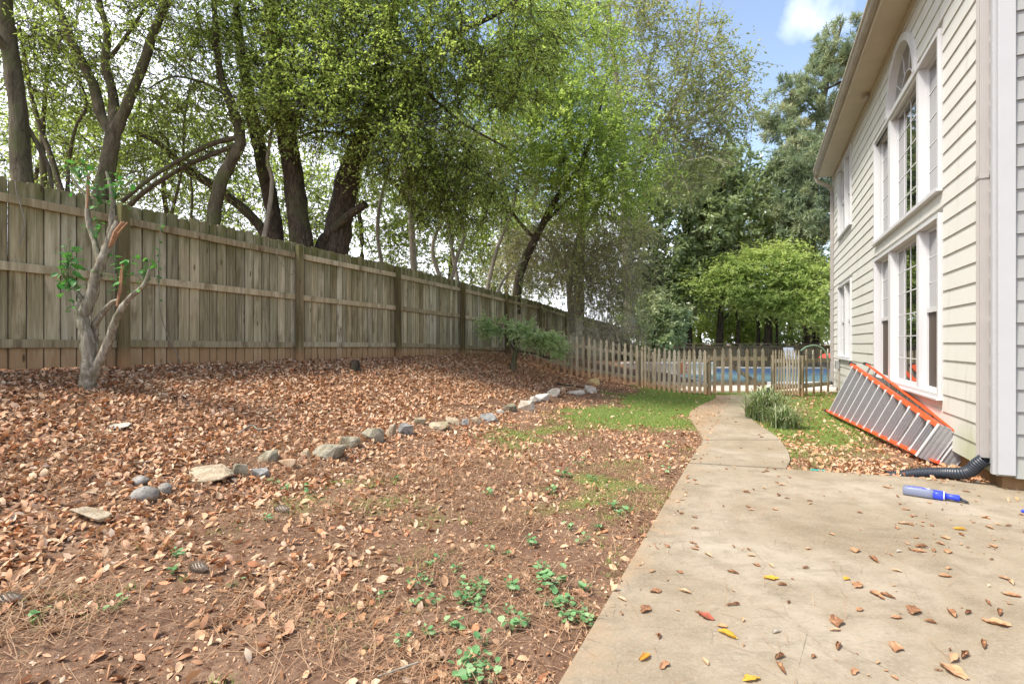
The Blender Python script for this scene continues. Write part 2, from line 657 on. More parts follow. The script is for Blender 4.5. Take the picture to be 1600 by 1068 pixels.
lit = a.ramp(n2, [(0.35, (0.11, 0.06, 0.035)), (0.5, (0.25, 0.15, 0.09)), (0.65, (0.42, 0.28, 0.18))])
c = a.mix(a.math('MULTIPLY', a.attr('litter'), 0.8), c, lit)
gm = a.rng(a.math('ADD', a.attr('grass'), a.math('MULTIPLY', a.math('SUBTRACT', n2, 0.5), 1.3)), 0.35, 0.8, 0.0, 0.85)
gcol = a.ramp(n3, [(0.3, (0.07, 0.11, 0.025)), (0.6, (0.19, 0.25, 0.06)), (0.8, (0.31, 0.33, 0.10))])
c = a.mix(gm, c, gcol)
a.color(c)
a.bump(a.math('ADD', a.math('MULTIPLY', n2, 0.7), a.math('MULTIPLY', n3, 0.3)), 0.9, 0.03)
tag(link('ground', me, a.m), kind='structure')

# ------------------------------------------------------------------ patio, path and pool deck
a = Mat('stained_concrete', 0.88, 0.2)
p = a.co('World')
n1 = a.noise(p, 1.1, 6, 0.62, 0.4)
n2 = a.noise(p, 60.0, 5, 0.7)
n3 = a.noise(p, 5.0, 6, 0.65)
c = a.ramp(n1, [(0.3, (0.215, 0.167, 0.108)), (0.5, (0.295, 0.24, 0.168)), (0.68, (0.365, 0.31, 0.235))])
c = a.mix(a.rng(n3, 0.42, 0.70, 0, 0.55), c, (0.18, 0.142, 0.092))
n4 = a.noise(a.co('World', (1.2, 4.5, 1)), 2.2, 5, 0.6)
c = a.mix(a.rng(n4, 0.54, 0.70, 0, 0.4), c, (0.15, 0.12, 0.08))
c = a.mix(a.rng(n2, 0.50, 0.75, 0, 0.35), c, (0.46, 0.42, 0.36))
c = a.mix(a.rng(n2, 0.44, 0.28, 0, 0.6), c, (0.11, 0.085, 0.055))
vc = a.n('ShaderNodeTexVoronoi')
vc.feature = 'DISTANCE_TO_EDGE'
a.t.links.new(a.co('World', (0.55, 0.55, 0.55), (3.3, 1.9, 0)), vc.inputs['Vector'])
wob = a.math('MULTIPLY', a.noise(p, 9.0, 5), 0.018)
crack = a.math('MULTIPLY', a.rng(a.math('ADD', vc.outputs['Distance'], wob), 0.0085, 0.0125, 0.55, 0.0), a.rng(n1, 0.46, 0.56))
c = a.mix(crack, c, (0.07, 0.055, 0.04))
vg = a.n('ShaderNodeTexVoronoi')
a.t.links.new(p, vg.inputs['Vector'])
vg.inputs['Scale'].default_value = 130.0
grit = a.rng(vg.outputs['Distance'], 0.18, 0.34, 0.45, 0.0)
c = a.mix(grit, c, a.mix(a.noise(p, 170.0, 2), (0.10, 0.08, 0.06), (0.55, 0.50, 0.42)))
# clay washed onto the yard edge of the slab
sx = a.sep(p, 0)
sy = a.sep(p, 1)
ww = a.math('MULTIPLY', a.math('ADD', a.math('SUBTRACT', sx, a.math('MULTIPLY', sy, 0.48)), 7.2), 0.9015)
edge = a.rng(a.math('ADD', ww, a.math('MULTIPLY', a.math('SUBTRACT', n3, 0.5), 0.9)), 5.72, 6.02, 0.45, 0.0)
c = a.mix(edge, c, (0.34, 0.215, 0.115))
a.color(c)
a.bump(a.math('ADD', n2, a.math('MULTIPLY', n3, 0.5)), 0.35, 0.006)
M['concrete'] = a.m


patio = thing('patio', None, None)
tag(patio, kind='structure')
LEDGE = [(-3.5, -5.8), (-1.14, -0.9), (0.165, 1.81), (1.775, 5.15)]
bm = bmesh.new()
prism(bm, LEDGE + [(2.63, 4.92), (3.2, 4.745), (3.73, 4.585), (4.25, 4.34), (4.6, 3.92), (12, 0.4), (12, -5.8)], -0.12, 0.0)
bmesh.ops.triangulate(bm, faces=[f for f in bm.faces if len(f.verts) > 4])
from_bm('slab', bm, M['concrete'], patio)
path = thing('path', None, None)
tag(path, kind='structure')
bm = bmesh.new()
prism(bm, [(1.79, 5.175), (2.08, 5.78), (2.39, 6.39), (3.345, 6.39), (3.10, 5.75), (2.88, 5.3), (2.645, 4.94)], -0.12, 0.003)
bmesh.ops.triangulate(bm, faces=[f for f in bm.faces if len(f.verts) > 4])
from_bm('slab', bm, M['concrete'], path)
lf = catmull([(2.40, 6.41, 0), (2.52, 6.9, 0), (2.68, 7.5, 0), (2.94, 8.5, 0), (3.27, 9.28, 0), (3.81, 10.2, 0), (4.5, 11.3, 0), (4.75, 12.0, 0)], 4)
rt = catmull([(3.355, 6.41, 0), (3.47, 6.8, 0), (3.7, 7.74, 0), (3.87, 8.3, 0), (4.15, 9.14, 0), (4.7, 10.1, 0), (5.35, 11.2, 0), (5.75, 12.0, 0)], 4)
bm = bmesh.new()
for i in range(len(lf) - 1):
    prism(bm, [lf[i], rt[i], rt[i + 1], lf[i + 1]], -0.12, 0.006)
bmesh.ops.remove_doubles(bm, verts=bm.verts, dist=1e-4)
from_bm('slab', bm, M['concrete'], path)


def in_poly(x, y, poly):
    r = False
    j = len(poly) - 1
    for i in range(len(poly)):
        xi, yi = poly[i][0], poly[i][1]
        xj, yj = poly[j][0], poly[j][1]
        if (yi > y) != (yj > y) and x < (xj - xi) * (y - yi) / (yj - yi) + xi:
            r = not r
        j = i
    return r


PATH_POLY = [(1.775, 5.15), (2.39, 6.39)] + [(q.x, q.y) for q in lf] + [(q.x, q.y) for q in rt[::-1]] + [(3.345, 6.39), (2.63, 4.92)]
PATIO_POLY = LEDGE + [(2.63, 4.92), (3.73, 4.585), (4.25, 4.34), (4.6, 3.92), (12, 0.4), (12, -5.8)]


def on_slab(x, y):
    return in_poly(x, y, PATH_POLY) or in_poly(x, y, PATIO_POLY)


M['deck'] = plain('pale_pool_deck_concrete', (0.66, 0.58, 0.48), 0.85, 0.2, var=0.15, scale=3)
deck = thing('pool_deck', None, None)
tag(deck, kind='structure')
for (x0, x1, y0, y1) in ((3.6, 17.5, 12.9, 15.4), (3.9, 6.0, 15.41, 26.5), (6.01, 17.5, 24.5, 26.5), (16.0, 17.5, 15.41, 24.49)):
    bm = bmesh.new()
    add_box(bm, x0, x1, y0, y1, -0.2, 0.015)
    from_bm('slab', bm, M['deck'], deck)

a = Mat('pool_water', 0.04, 0.6)
p = a.co('World')
c = a.mix(a.noise(p, 0.7, 4), (0.16, 0.36, 0.47), (0.26, 0.46, 0.46))
a.color(c)
a.bump(a.noise(p, 3.0, 3), 0.25, 0.05)
M['water'] = a.m
M['tile'] = plain('blue_pool_tile', (0.16, 0.24, 0.42), 0.3, 0.5, var=0.3, scale=20)
pool = thing('swimming_pool', 'blue in-ground swimming pool beyond the picket fence and gate', 'pool', (11, 20, 0))
bm = bmesh.new()
add_box(bm, -4.9, 4.9, -4.45, 4.45, -1.5, -0.10)
from_bm('water', bm, M['water'], pool)
bm = bmesh.new()
for (x0, x1, y0, y1) in ((-4.99, 4.99, -4.59, -4.46), (-4.99, 4.99, 4.46, 4.59 - 0.1), (-4.99, -4.91, -4.45, 4.45), (4.91, 4.99, -4.45, 4.45)):
    add_box(bm, x0, x1, y0, y1, -0.5, -0.01)
from_bm('tile_band', bm, M['tile'], pool)
bm = bmesh.new()
for (x0, x1, y0, y1) in ((-5.1, 5.1, -4.85, -4.47), (-5.1, 5.1, 4.40, 4.8), (-5.1, -4.85, -4.46, 4.39), (4.85, 5.1, -4.46, 4.39)):
    add_box(bm, x0, x1, y0, y1, 0.016, 0.06)
from_bm('coping', bm, M['white_paint'], pool, bevel=0.01)

# ------------------------------------------------------------------ house
house = thing('house', 'two-storey house side with cream lap siding and tall arched window', 'house', CORNER)
CO = CORNER


def W(t, z, p=0.0):
    q = D * t + NRM * p
    return Vector((q.x, q.y, z))


def wbox(bm, t0, t1, z0, z1, p0, p1):
    vs = [bm.verts.new(W(t, z, p)) for t in (t0, t1) for p in (p0, p1) for z in (z0, z1)]
    for f in ((0, 1, 3, 2), (4, 6, 7, 5), (0, 4, 5, 1), (2, 3, 7, 6), (0, 2, 6, 4), (1, 5, 7, 3)):
        bm.faces.new([vs[i] for i in f])


TEND = 10.05
REV = 0.181
ARC_C, ARC_Z, ARC_R = 3.06, 4.53, 0.80
RECTS = [(1.30, 4.78, 0.58, 2.64), (1.30, 4.78, 2.82, 4.60), (7.10, 9.05, 0.84, 2.62), (7.10, 9.05, 3.68, 5.42)]


def board_mesh(segs, z0):
    out = []
    z1 = z0 + REV + 0.006
    for (ta, tb, ta2, tb2) in segs:
        bm = bmesh.new()
        prof = [(z0, -0.004), (z0, 0.021), (z1, 0.008), (z1, -0.004)]
        A = []
        B = []
        for (z, p_) in prof:
            u = (z - z0) / (z1 - z0)
            A.append(bm.verts.new(W(ta + (ta2 - ta) * u, z, p_)))
            B.append(bm.verts.new(W(tb + (tb2 - tb) * u, z, p_)))
        for i in range(4):
            j = (i + 1) % 4
            bm.faces.new((A[i], A[j], B[j], B[i]))
        bm.faces.new(A)
        bm.faces.new(B[::-1])
        out.append(bm)
    return out


def cuts(z):
    c = []
    for (t0, t1, a0, a1) in RECTS:
        if a0 < z < a1:
            c.append((t0 + 0.02, t1 - 0.02))
    if ARC_Z < z < ARC_Z + ARC_R - 0.015:
        h = math.sqrt((ARC_R - 0.03) ** 2 - (z - ARC_Z) ** 2)
        c.append((ARC_C - h, ARC_C + h))
    return c


z = 0.129
row = 0
while z < 5.50:
    zb, zt = z, z + REV
    zm = 0.5 * (zb + zt)
    segs = []
    prev = (0.053, 0.053)
    for k in sorted(cuts(zm)):
        lo, hi = k, k
        if abs((k[0] + k[1]) / 2 - ARC_C) < 0.02 and (k[1] - k[0]) < 1.7:
            hs = []
            for zz in (zb, zt):
                h2 = (ARC_R - 0.03) ** 2 - max(0, zz - ARC_Z) ** 2
                hs.append(math.sqrt(h2) if h2 > 0 else 0.02)
            lo, hi = (ARC_C - hs[0], ARC_C + hs[0]), (ARC_C - hs[1], ARC_C + hs[1])
        segs.append((prev[0], lo[0], prev[1], hi[0]))
        prev = (lo[1], hi[1])
    segs.append((prev[0], TEND, prev[1], TEND))
    # real boards are about 4 m long: butt joints here and there
    final = []
    for (ta, tb, ta2, tb2) in segs:
        if tb - ta > 5 and row % 3 != 1:
            j = ta + 2.2 + (row * 1.37) % 2.0
            final += [(ta, j - 0.0015, ta2, j - 0.0015), (j + 0.0015, tb, j + 0.0015, tb2)]
        else:
            final.append((ta, tb, ta2, tb2))
    for b_ in board_mesh(final, zb):
        from_bm('siding_board', b_, M['siding'], house)
    z += REV
    row += 1

# end wall boards
def E(s, z, p=0.0):
    q = EDIR * s - D * p
    return Vector((q.x, q.y, z))


def ebox(bm, s0, s1, z0, z1, p0, p1):
    vs = [bm.verts.new(E(s, z, p)) for s in (s0, s1) for p in (p0, p1) for z in (z0, z1)]
    for f in ((0, 1, 3, 2), (4, 6, 7, 5), (0, 4, 5, 1), (2, 3, 7, 6), (0, 2, 6, 4), (1, 5, 7, 3)):
        bm.faces.new([vs[i] for i in f])


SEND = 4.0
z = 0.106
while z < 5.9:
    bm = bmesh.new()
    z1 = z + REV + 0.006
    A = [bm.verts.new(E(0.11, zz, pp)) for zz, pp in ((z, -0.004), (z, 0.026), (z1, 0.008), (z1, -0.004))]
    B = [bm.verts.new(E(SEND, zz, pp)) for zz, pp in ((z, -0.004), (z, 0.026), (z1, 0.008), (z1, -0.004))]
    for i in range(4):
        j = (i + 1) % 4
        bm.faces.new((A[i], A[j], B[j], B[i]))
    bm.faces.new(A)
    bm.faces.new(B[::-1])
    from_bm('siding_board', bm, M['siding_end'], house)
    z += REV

# core of the walls, a hand's breadth behind the siding, with the foundation under it
bm = bmesh.new()
wbox(bm, 0.13, TEND - 0.13, 0.12, 5.5, -SEND + 0.1, -0.16)
from_bm('wall', bm, M['dark'], house)
for (t0, t1) in ((0.0, TEND),):
    bm = bmesh.new()
    # sheathing strips around openings
    zs = sorted({0.12, 5.5} | {r[2] for r in RECTS} | {r[3] for r in RECTS} | {4.53, 5.33})
    for i in range(len(zs) - 1):
        zz0, zz1 = zs[i], zs[i + 1]
        zm = (zz0 + zz1) / 2
        c = [(r[0] + 0.03, r[1] - 0.03) for r in RECTS if r[2] < zm < r[3]]
        if 4.53 < zm < 5.33 and not any(abs(k[0] - 1.33) < 0.01 for k in c):
            c.append((ARC_C - 0.7, ARC_C + 0.7))
        t = t0
        for k in sorted(c):
            wbox(bm, t, k[0], zz0, zz1, -0.15, -0.006)
            t = k[1]
        wbox(bm, t, t1, zz0, zz1, -0.15, -0.006)
    from_bm('sheathing', bm, M['siding'], house)
bm = bmesh.new()
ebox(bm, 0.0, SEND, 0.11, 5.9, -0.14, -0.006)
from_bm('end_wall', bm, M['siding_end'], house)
bm = bmesh.new()
wbox(bm, 0.05, TEND - 0.05, -0.3, 0.118, -SEND, -0.05)
from_bm('foundation', bm, M['foundation'], house)
# far end wall
bm = bmesh.new()
wbox(bm, TEND - 0.006, TEND + 0.02, 0.12, 5.5, -SEND, 0.03)
from_bm('far_wall', bm, M['siding'], house)
# corner boards
bm = bmesh.new()
ebox(bm, -0.002, 0.108, 0.128, 5.9, 0.004, 0.042)
from_bm('corner_board', bm, M['trim_paint'], house, bevel=0.004)
bm = bmesh.new()
wbox(bm, 0.003, 0.052, 0.12, 5.5, -0.005, 0.026)
from_bm('corner_board', bm, M['trim_paint'], house)
# frieze, soffit, fascia, gutter
bm = bmesh.new()
wbox(bm, 0.056, TEND, 5.44, 5.518, 0.012, 0.045)
from_bm('frieze_board', bm, M['soffit'], house)
for (ta, tb) in ((-0.55, 1.9), (1.906, 3.9), (3.906, 6.82), (6.826, TEND - 0.1)):
    bm = bmesh.new()
    wbox(bm, ta, tb, 5.52, 5.535, -0.02, 0.36)
    from_bm('soffit_panel', bm, M['soffit'], house)
bm = bmesh.new()
wbox(bm, -0.55, TEND - 0.08, 5.495, 5.69, 0.361, 0.382)
from_bm('fascia_board', bm, M['soffit'], house)
bm = bmesh.new()
gp = [(0.384, 5.565), (0.45, 5.565), (0.468, 5.60), (0.462, 5.635), (0.487, 5.665), (0.487, 5.70), (0.476, 5.70), (0.474, 5.67), (0.452, 5.64), (0.455, 5.60), (0.443, 5.575), (0.384, 5.575)]
A = [bm.verts.new(W(-0.6, zz, pp)) for pp, zz in gp]
B = [bm.verts.new(W(TEND - 0.12, zz, pp)) for pp, zz in gp]
for i in range(len(gp)):
    j = (i + 1) % len(gp)
    bm.faces.new((A[i], A[j], B[j], B[i]))
bm.faces.new(A)
bm.faces.new(B[::-1])
from_bm('gutter', bm, M['gutter'], house)
bm = bmesh.new()
vs = []
for t in (-0.6, TEND + 0.1):
    for (pp, zz) in ((0.47, 5.705), (0.47, 5.73), (-3.2, 7.9), (-3.2, 7.86)):
        vs.append(bm.verts.new(W(t, zz, pp)))
for f in ((0, 1, 2, 3), (7, 6, 5, 4), (0, 4, 5, 1), (1, 5, 6, 2), (2, 6, 7, 3), (3, 7, 4, 0)):
    bm.faces.new([vs[i] for i in f])
from_bm('roof', bm, M['roofing'], house)
# flood light under the soffit
bm = bmesh.new()
wbox(bm, 5.02, 5.14, 5.49, 5.519, 0.05, 0.15)
fl = from_bm('soffit_light', bm, M['soffit'], house, bevel=0.006)
bm = bmesh.new()
bmesh.ops.create_cone(bm, cap_ends=True, segments=12, radius1=0.055, radius2=0.03, depth=0.10,
                      matrix=Matrix.Translation(W(5.06, 5.44, 0.10)) @ Matrix.Rotation(0.9, 4, 'X'))
from_bm('lamp_head', bm, M['gutter'], fl, smooth=False)


# windows
def window(name, label, t0, t1, z0, z1, bays, rec, trim=0.045, sill=True):
    """bays: list of (t0, t1, kind) openings, kind: grid spec"""
    bm = bmesh.new()
    # casing
    wbox(bm, t0, t0 + trim, z0, z1, -0.13, 0.048)
    wbox(bm, t1 - trim, t1, z0, z1, -0.13, 0.048)
    wbox(bm, t0 + trim, t1 - trim, z1 - trim, z1, -0.13, 0.046)
    wbox(bm, t0 + trim, t1 - trim, z0, z0 + trim, -0.13, 0.046)
    for i in range(len(bays) - 1):
        wbox(bm, bays[i][1], bays[i + 1][0], z0 + trim, z1 - trim, -0.13, 0.030)
    # outer drip edge
    wbox(bm, t0 - 0.02, t1 + 0.02, z0 - 0.022, z0 - 0.001, -0.01, 0.07)
    o = from_bm('window', bm, M['white_paint'], house)
    o['label'] = label
    za, zb = z0 + trim, z1 - trim
    for (a0, a1, kind) in bays:
        sash = bmesh.new()
        s = 0.038
        P0, P1 = -rec - 0.02, -rec + 0.012
        wbox(sash, a0, a0 + s, za, zb, P0, P1)
        wbox(sash, a1 - s, a1, za, zb, P0, P1)
        wbox(sash, a0 + s, a1 - s, zb - s, zb, P0, P1 - 0.001)
        wbox(sash, a0 + s, a1 - s, za, za + s, P0, P1 - 0.001)
        mid = None
        if kind['split']:
            mid = kind['split']
            wbox(sash, a0 + s, a1 - s, mid - 0.03, mid + 0.03, P0, P1 + 0.008)
        from_bm('sash', sash, M['white_paint'], o)
        glo = mid + 0.03 if (mid and kind.get('screen')) else za + s
        bm = bmesh.new()
        wbox(bm, a0 + s, a1 - s, glo, zb - s, P0 + 0.004, P0 + 0.010)
        from_bm('pane', bm, M['glass'], o)
        if mid and kind.get('screen'):
            bm = bmesh.new()
            wbox(bm, a0 + s, a1 - s, za + s, mid - 0.03, P0 + 0.008, P0 + 0.014)
            from_bm('insect_screen', bm, M['screen'], o)
        nc, nr = kind['grid']
        bm = bmesh.new()
        for i in range(1, nc):
            tt = a0 + s + (a1 - a0 - 2 * s) * i / nc
            wbox(bm, tt - 0.007, tt + 0.007, glo, zb - s, P0 + 0.0105, P0 + 0.016)
        for i in range(1, nr):
            zz = glo + (zb - s - glo) * i / nr
            wbox(bm, a0 + s, a1 - s, zz - 0.007, zz + 0.007, P0 + 0.0107, P0 + 0.0155)
        if nc > 1 or nr > 1:
            from_bm('glazing_bar', bm, M['white_paint'], o)
    return o


sd = {'split': 1.60, 'screen': True, 'grid': (2, 3)}
window('w', 'lower triple window with brown screens in the side sashes', 1.34, 4.74, 0.62, 2.60,
       [(1.43, 2.15, sd), (2.25, 3.62, {'split': None, 'grid': (4, 6)}), (3.76, 4.64, sd)], 0.055)
window('w', 'upper triple window below the arch', 1.34, 4.74, 2.85, 4.56,
       [(1.41, 2.16, {'split': None, 'grid': (2, 5)}), (2.26, 3.64, {'split': None, 'grid': (4, 5)}), (3.78, 4.66, {'split': None, 'grid': (2, 5)})], 0.06)
for (z0, z1, lb) in ((0.87, 2.58, 'far ground floor double window'), (3.71, 5.38, 'far upper floor double window')):
    zm = (z0 + z1) / 2
    k = {'split': zm, 'grid': (2, 4)}
    window('w', lb, 7.13, 9.02, z0, z1, [(7.22, 7.98, k), (8.10, 8.93, k)], 0.05)

# arched light above the middle bay
bm = bmesh.new()


def arch_ring(bm, r0, r1, p0, p1, n=20, cz=ARC_Z + 0.035, ang0=0.0, ang1=math.pi):
    prev = None
    first = None
    for i in range(n + 1):
        th = ang0 + (ang1 - ang0) * i / n
        ring = [bm.verts.new(W(ARC_C + math.cos(th) * r, cz + math.sin(th) * r, p_)) for r, p_ in ((r0, p0), (r1, p0), (r1, p1), (r0, p1))]
        if prev:
            for j in range(4):
                k = (j + 1) % 4
                bm.faces.new((prev[j], prev[k], ring[k], ring[j]))
        else:
            bm.faces.new(ring)
        prev = ring
    bm.faces.new(prev[::-1])


arch_ring(bm, 0.70, 0.795, -0.12, 0.05)
ao = from_bm('window', bm, M['white_paint'], house)
ao['label'] = 'half-round arched light over the upper window'
bm = bmesh.new()
c0 = [bm.verts.new(W(ARC_C + math.cos(math.pi * i / 24) * 0.705, ARC_Z + 0.034 + math.sin(math.pi * i / 24) * 0.705, -0.055)) for i in range(25)]
c1 = [bm.verts.new(W(ARC_C + math.cos(math.pi * i / 24) * 0.705, ARC_Z + 0.034 + math.sin(math.pi * i / 24) * 0.705, -0.050)) for i in range(25)]
bm.faces.new(c0)
bm.faces.new(c1[::-1])
for i in range(24):
    bm.faces.new((c0[i], c0[i + 1], c1[i + 1], c1[i]))
from_bm('pane', bm, M['glass'], ao)
bm = bmesh.new()
arch_ring(bm, 0.333, 0.35, -0.0495, -0.043)
for k in range(1, 5):
    th = math.pi * k / 5
    for (ra, rb) in ((0.352, 0.699),):
        a_, b_ = W(ARC_C + math.cos(th) * ra, ARC_Z + 0.035 + math.sin(th) * ra, -0.046), W(ARC_C + math.cos(th) * rb, ARC_Z + 0.035 + math.sin(th) * rb, -0.046)
        add_beam(bm, a_, b_, 0.012, 0.006, NRM)
from_bm('glazing_bar', bm, M['white_paint'], ao)


# downspouts
def downspout(t, z0, z1, wdt=0.085, dep=0.075, off=0.022):
    bm = bmesh.new()
    n = 5
    # fluted section
    prof = []
    for i in range(n * 2 + 1):
        u = i / (n * 2)
        prof.append((t - wdt / 2 + wdt * u, off + dep - (0.005 if i % 2 else 0.0)))
    for i in range(n * 2 + 1):
        u = i / (n * 2)
        prof.append((t + wdt / 2 - (0.004 if i % 2 else 0), off + dep * (1 - u) - 0.001))
    for i in range(2):
        prof.append((t + wdt / 2 - wdt * (i + 1) / 3, off))
    for i in range(n * 2 + 1):
        u = i / (n * 2)
        prof.append((t - wdt / 2 + (0.004 if i % 2 else 0), off + dep * u))
    prof = prof[:-1]
    A = [bm.verts.new(W(tt, z0, pp)) for tt, pp in prof]
    B = [bm.verts.new(W(tt, z1, pp)) for tt, pp in prof]
    for i in range(len(prof)):
        j = (i + 1) % len(prof)
        bm.faces.new((A[i], A[j], B[j], B[i]))
    bm.faces.new(A[::-1])
    bm.faces.new(B)
    for zz in (2.6,):
        wbox(bm, t - wdt / 2 - 0.006, t + wdt / 2 + 0.006, zz, zz + 0.03, 0.027, off + dep + 0.004)
    return from_bm('downspout', bm, M['downspout'], house)


downspout(0.115, 0.24, 5.40, 0.08, 0.066)
downspout(TEND - 0.10, 0.15, 5.12, 0.08, 0.07)
bm = bmesh.new()
pts = [W(TEND - 0.10, 5.13, 0.06), W(TEND - 0.10, 5.24, 0.08), W(TEND - 0.10, 5.42, 0.37), W(TEND - 0.10, 5.56, 0.42)]
for i in range(3):
    add_beam(bm, pts[i], pts[i + 1] + (pts[i + 1] - pts[i]).normalized() * 0.02, 0.075, 0.065, D)
from_bm('downspout_elbow', bm, M['gutter'], house)
# power box with conduit
bm = bmesh.new()
wbox(bm, 8.78, 9.02, 0.60, 0.80, 0.027, 0.10)
pb = from_bm('power_box', bm, plain('grey_metal_box', (0.30, 0.30, 0.29), 0.5, 0.4), house, bevel=0.006)
bm = bmesh.new()
wbox(bm, 8.80, 8.84, -0.02, 0.599, 0.027, 0.06)
from_bm('conduit', bm, M['gutter'], pb)
# far downspout's base boot
M['black_plastic'] = plain('black_corrugated_plastic', (0.022, 0.027, 0.038), 0.42, 0.5, var=0.25, scale=12)


def corrugated(name, pts, r, label, pitch=0.02, flat=1.0):
    c = catmull(pts, 14)
    L = [0.0]
    for i in range(1, len(c)):
        L.append(L[-1] + (c[i] - c[i - 1]).length)
    tot = L[-1]
    n = int(tot / pitch) * 4
    P, R = [], []
    for i in range(n + 1):
        s = tot * i / n
        j = min(np.searchsorted(L, s, side='right') - 1, len(c) - 2)
        u = (s - L[j]) / max(L[j + 1] - L[j], 1e-6)
        P.append(list(c[j].lerp(c[j + 1], u)))
        R.append(r * (1.0 if i % 4 in (0, 1) else 0.86))
    V_, F_ = tubes(np.array([P]), np.array([R]), 18)
    me = np_mesh(name, V_, F_)
    o = link(name, me, M['black_plastic'])
    return tag(o, label, 'drain pipe')


corrugated('drain_pipe', [at(1386, 744, 4.86), at(1405, 743, 4.82), at(1435, 739, 4.74), at(1470, 738.5, 4.62), at(1500, 739, 4.48), at(1516, 735, 4.42), at(1527, 725, 4.37), at(1540, 716, 4.32)],
           0.052, 'black corrugated drain pipe running from the near downspout along the patio edge')
g_ = ground_at(1291, 609)
corrugated('drain_pipe', [Vector((6.15, 12.55, 0.03)), Vector((6.28, 12.6, 0.04)), Vector((6.38, 12.72, 0.08)), Vector((8.35 * 0 + CO.x + W(TEND - 0.1, 0, 0.06).x, CO.y + W(TEND - 0.1, 0, 0.06).y, 0.2))],
           0.05, 'short black drain boot at the foot of the far downspout beside picket fence')

# ------------------------------------------------------------------ board fence
fence = thing('board_fence', 'tall weathered wooden board fence on the leaf-covered bank', 'fence')
S0 = Vector((0.48 * 5.78 - 7.2, 5.78, 0))       # the post right of the broken tree
SP = 2.2 / DY


def fz(Y):
    return 0.93 * float(fence_g(Y)) - 0.01


def ftop(Y):
    return float(np.interp(Y, [4.8, 7.9, 10.0, 12.2, 14.4, 16.4, 18.5, 20.5, 25.7, 30], [2.80, 2.77, 2.76, 2.72, 2.64, 2.60, 2.48, 2.36, 2.16, 2.0]))


variants = []
BW = 0.140
for k in range(7):
    bm = bmesh.new()
    wv = BW * random.uniform(0.985, 1.0) / 2
    h = 1.84 + random.uniform(-0.012, 0.012)
    ear = 0.019
    th = 0.017
    lean = random.uniform(-0.002, 0.002)
    pts2 = [(-wv, 0), (wv, 0), (wv + lean, h - ear - random.uniform(0, .008)), (wv - ear + lean, h), (-wv + ear + lean, h - random.uniform(0, .006)), (-wv + lean, h - ear)]
    ez = 0.006
    A = [bm.verts.new((x - math.copysign(ez, x) if abs(x) > 0.05 else x, 0, z_)) for x, z_ in pts2]
    A2 = [bm.verts.new((x, 0.013, z_)) for x, z_ in pts2]
    B = [bm.verts.new((x, th, z_)) for x, z_ in pts2]
    bm.faces.new(A)
    bm.faces.new(B[::-1])
    for i in range(6):
        j = (i + 1) % 6
        bm.faces.new((A[i], A2[i], A2[j], A[j]))
        bm.faces.new((A2[i], B[i], B[j], A2[j]))
    bmesh.ops.recalc_face_normals(bm, faces=bm.faces)
    me = bpy.data.meshes.new('board')
    bm.to_mesh(me)
    bm.free()
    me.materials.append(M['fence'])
    variants.append(me)
FANG = math.atan2(DY, DX)
s = -3.2
i = 0
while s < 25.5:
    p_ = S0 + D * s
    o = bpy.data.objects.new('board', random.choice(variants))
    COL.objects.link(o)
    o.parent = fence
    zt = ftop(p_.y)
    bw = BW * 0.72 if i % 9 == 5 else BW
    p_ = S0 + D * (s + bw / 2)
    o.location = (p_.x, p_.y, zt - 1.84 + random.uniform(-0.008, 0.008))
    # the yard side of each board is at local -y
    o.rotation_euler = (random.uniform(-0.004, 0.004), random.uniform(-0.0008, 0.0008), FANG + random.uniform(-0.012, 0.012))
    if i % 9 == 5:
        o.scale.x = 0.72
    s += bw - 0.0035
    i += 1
for k in range(-1, 12):
    a_ = S0 + D * (SP * k)
    b_ = S0 + D * (SP * (k + 1))
    if k < 11:
        for dz, hh in ((-0.20, 0.085), (-0.845, 0.085), (-1.585, 0.085)):
            bm = bmesh.new()
            L = SP - 0.09
            add_box(bm, -L / 2, L / 2, -0.036, -0.0, -hh / 2, hh / 2)
            o = from_bm('rail', bm, M['fence_rail'], fence, bevel=0.004)
            mid = (a_ + b_) / 2
            za, zb = ftop(a_.y) + dz, ftop(b_.y) + dz
            o.location = mid + (-NRM * -0) + EDIR * 0.002
            o.location.z = (za + zb) / 2 + random.uniform(-0.008, 0.008)
            o.rotation_euler = (0, -math.atan2(zb - za, SP), FANG)
    bm = bmesh.new()
    hp = 1.84
    add_box(bm, -0.045, 0.045, -0.125, -0.037, -0.35, hp - 0.04)
    if k >= 4:
        hp -= 0.1
    o = from_bm('post', bm, M['fence_post'], fence, bevel=0.006)
    o.location = a_
    o.location.z = ftop(a_.y) - 1.84 - (0.0 if k < 5 else 0.12)
    o.rotation_euler = (random.uniform(-0.01, 0.01), random.uniform(-0.008, 0.008), FANG)

# ------------------------------------------------------------------ picket fence, gate, back fence
pick = []
for k in range(4):
    bm = bmesh.new()
    wv = 0.036
    h = 1.06 + random.uniform(-0.012, 0.012)
    pts2 = [(-wv, 0), (wv, 0), (wv, h - 0.16), (wv * 0.55, h - 0.135), (wv * 0.9, h - 0.10), (wv * 0.75, h - 0.05), (0, h), (-wv * 0.75, h - 0.05), (-wv * 0.9, h - 0.10), (-wv * 0.55, h - 0.135), (-wv, h - 0.16)]
    A = [bm.verts.new((x, -0.011, z_)) for x, z_ in pts2]
    B = [bm.verts.new((x, 0.011, z_)) for x, z_ in pts2]
    bm.faces.new(A)
    bm.faces.new(B[::-1])
    for i in range(len(pts2)):
        j = (i + 1) % len(pts2)
        bm.faces.new((A[i], B[i], B[j], A[j]))
    bmesh.ops.recalc_face_normals(bm, faces=bm.faces)
    me = bpy.data.meshes.new('picket')
    bm.to_mesh(me)
    bm.free()
    me.materials.append(M['picket'])
    pick.append(me)


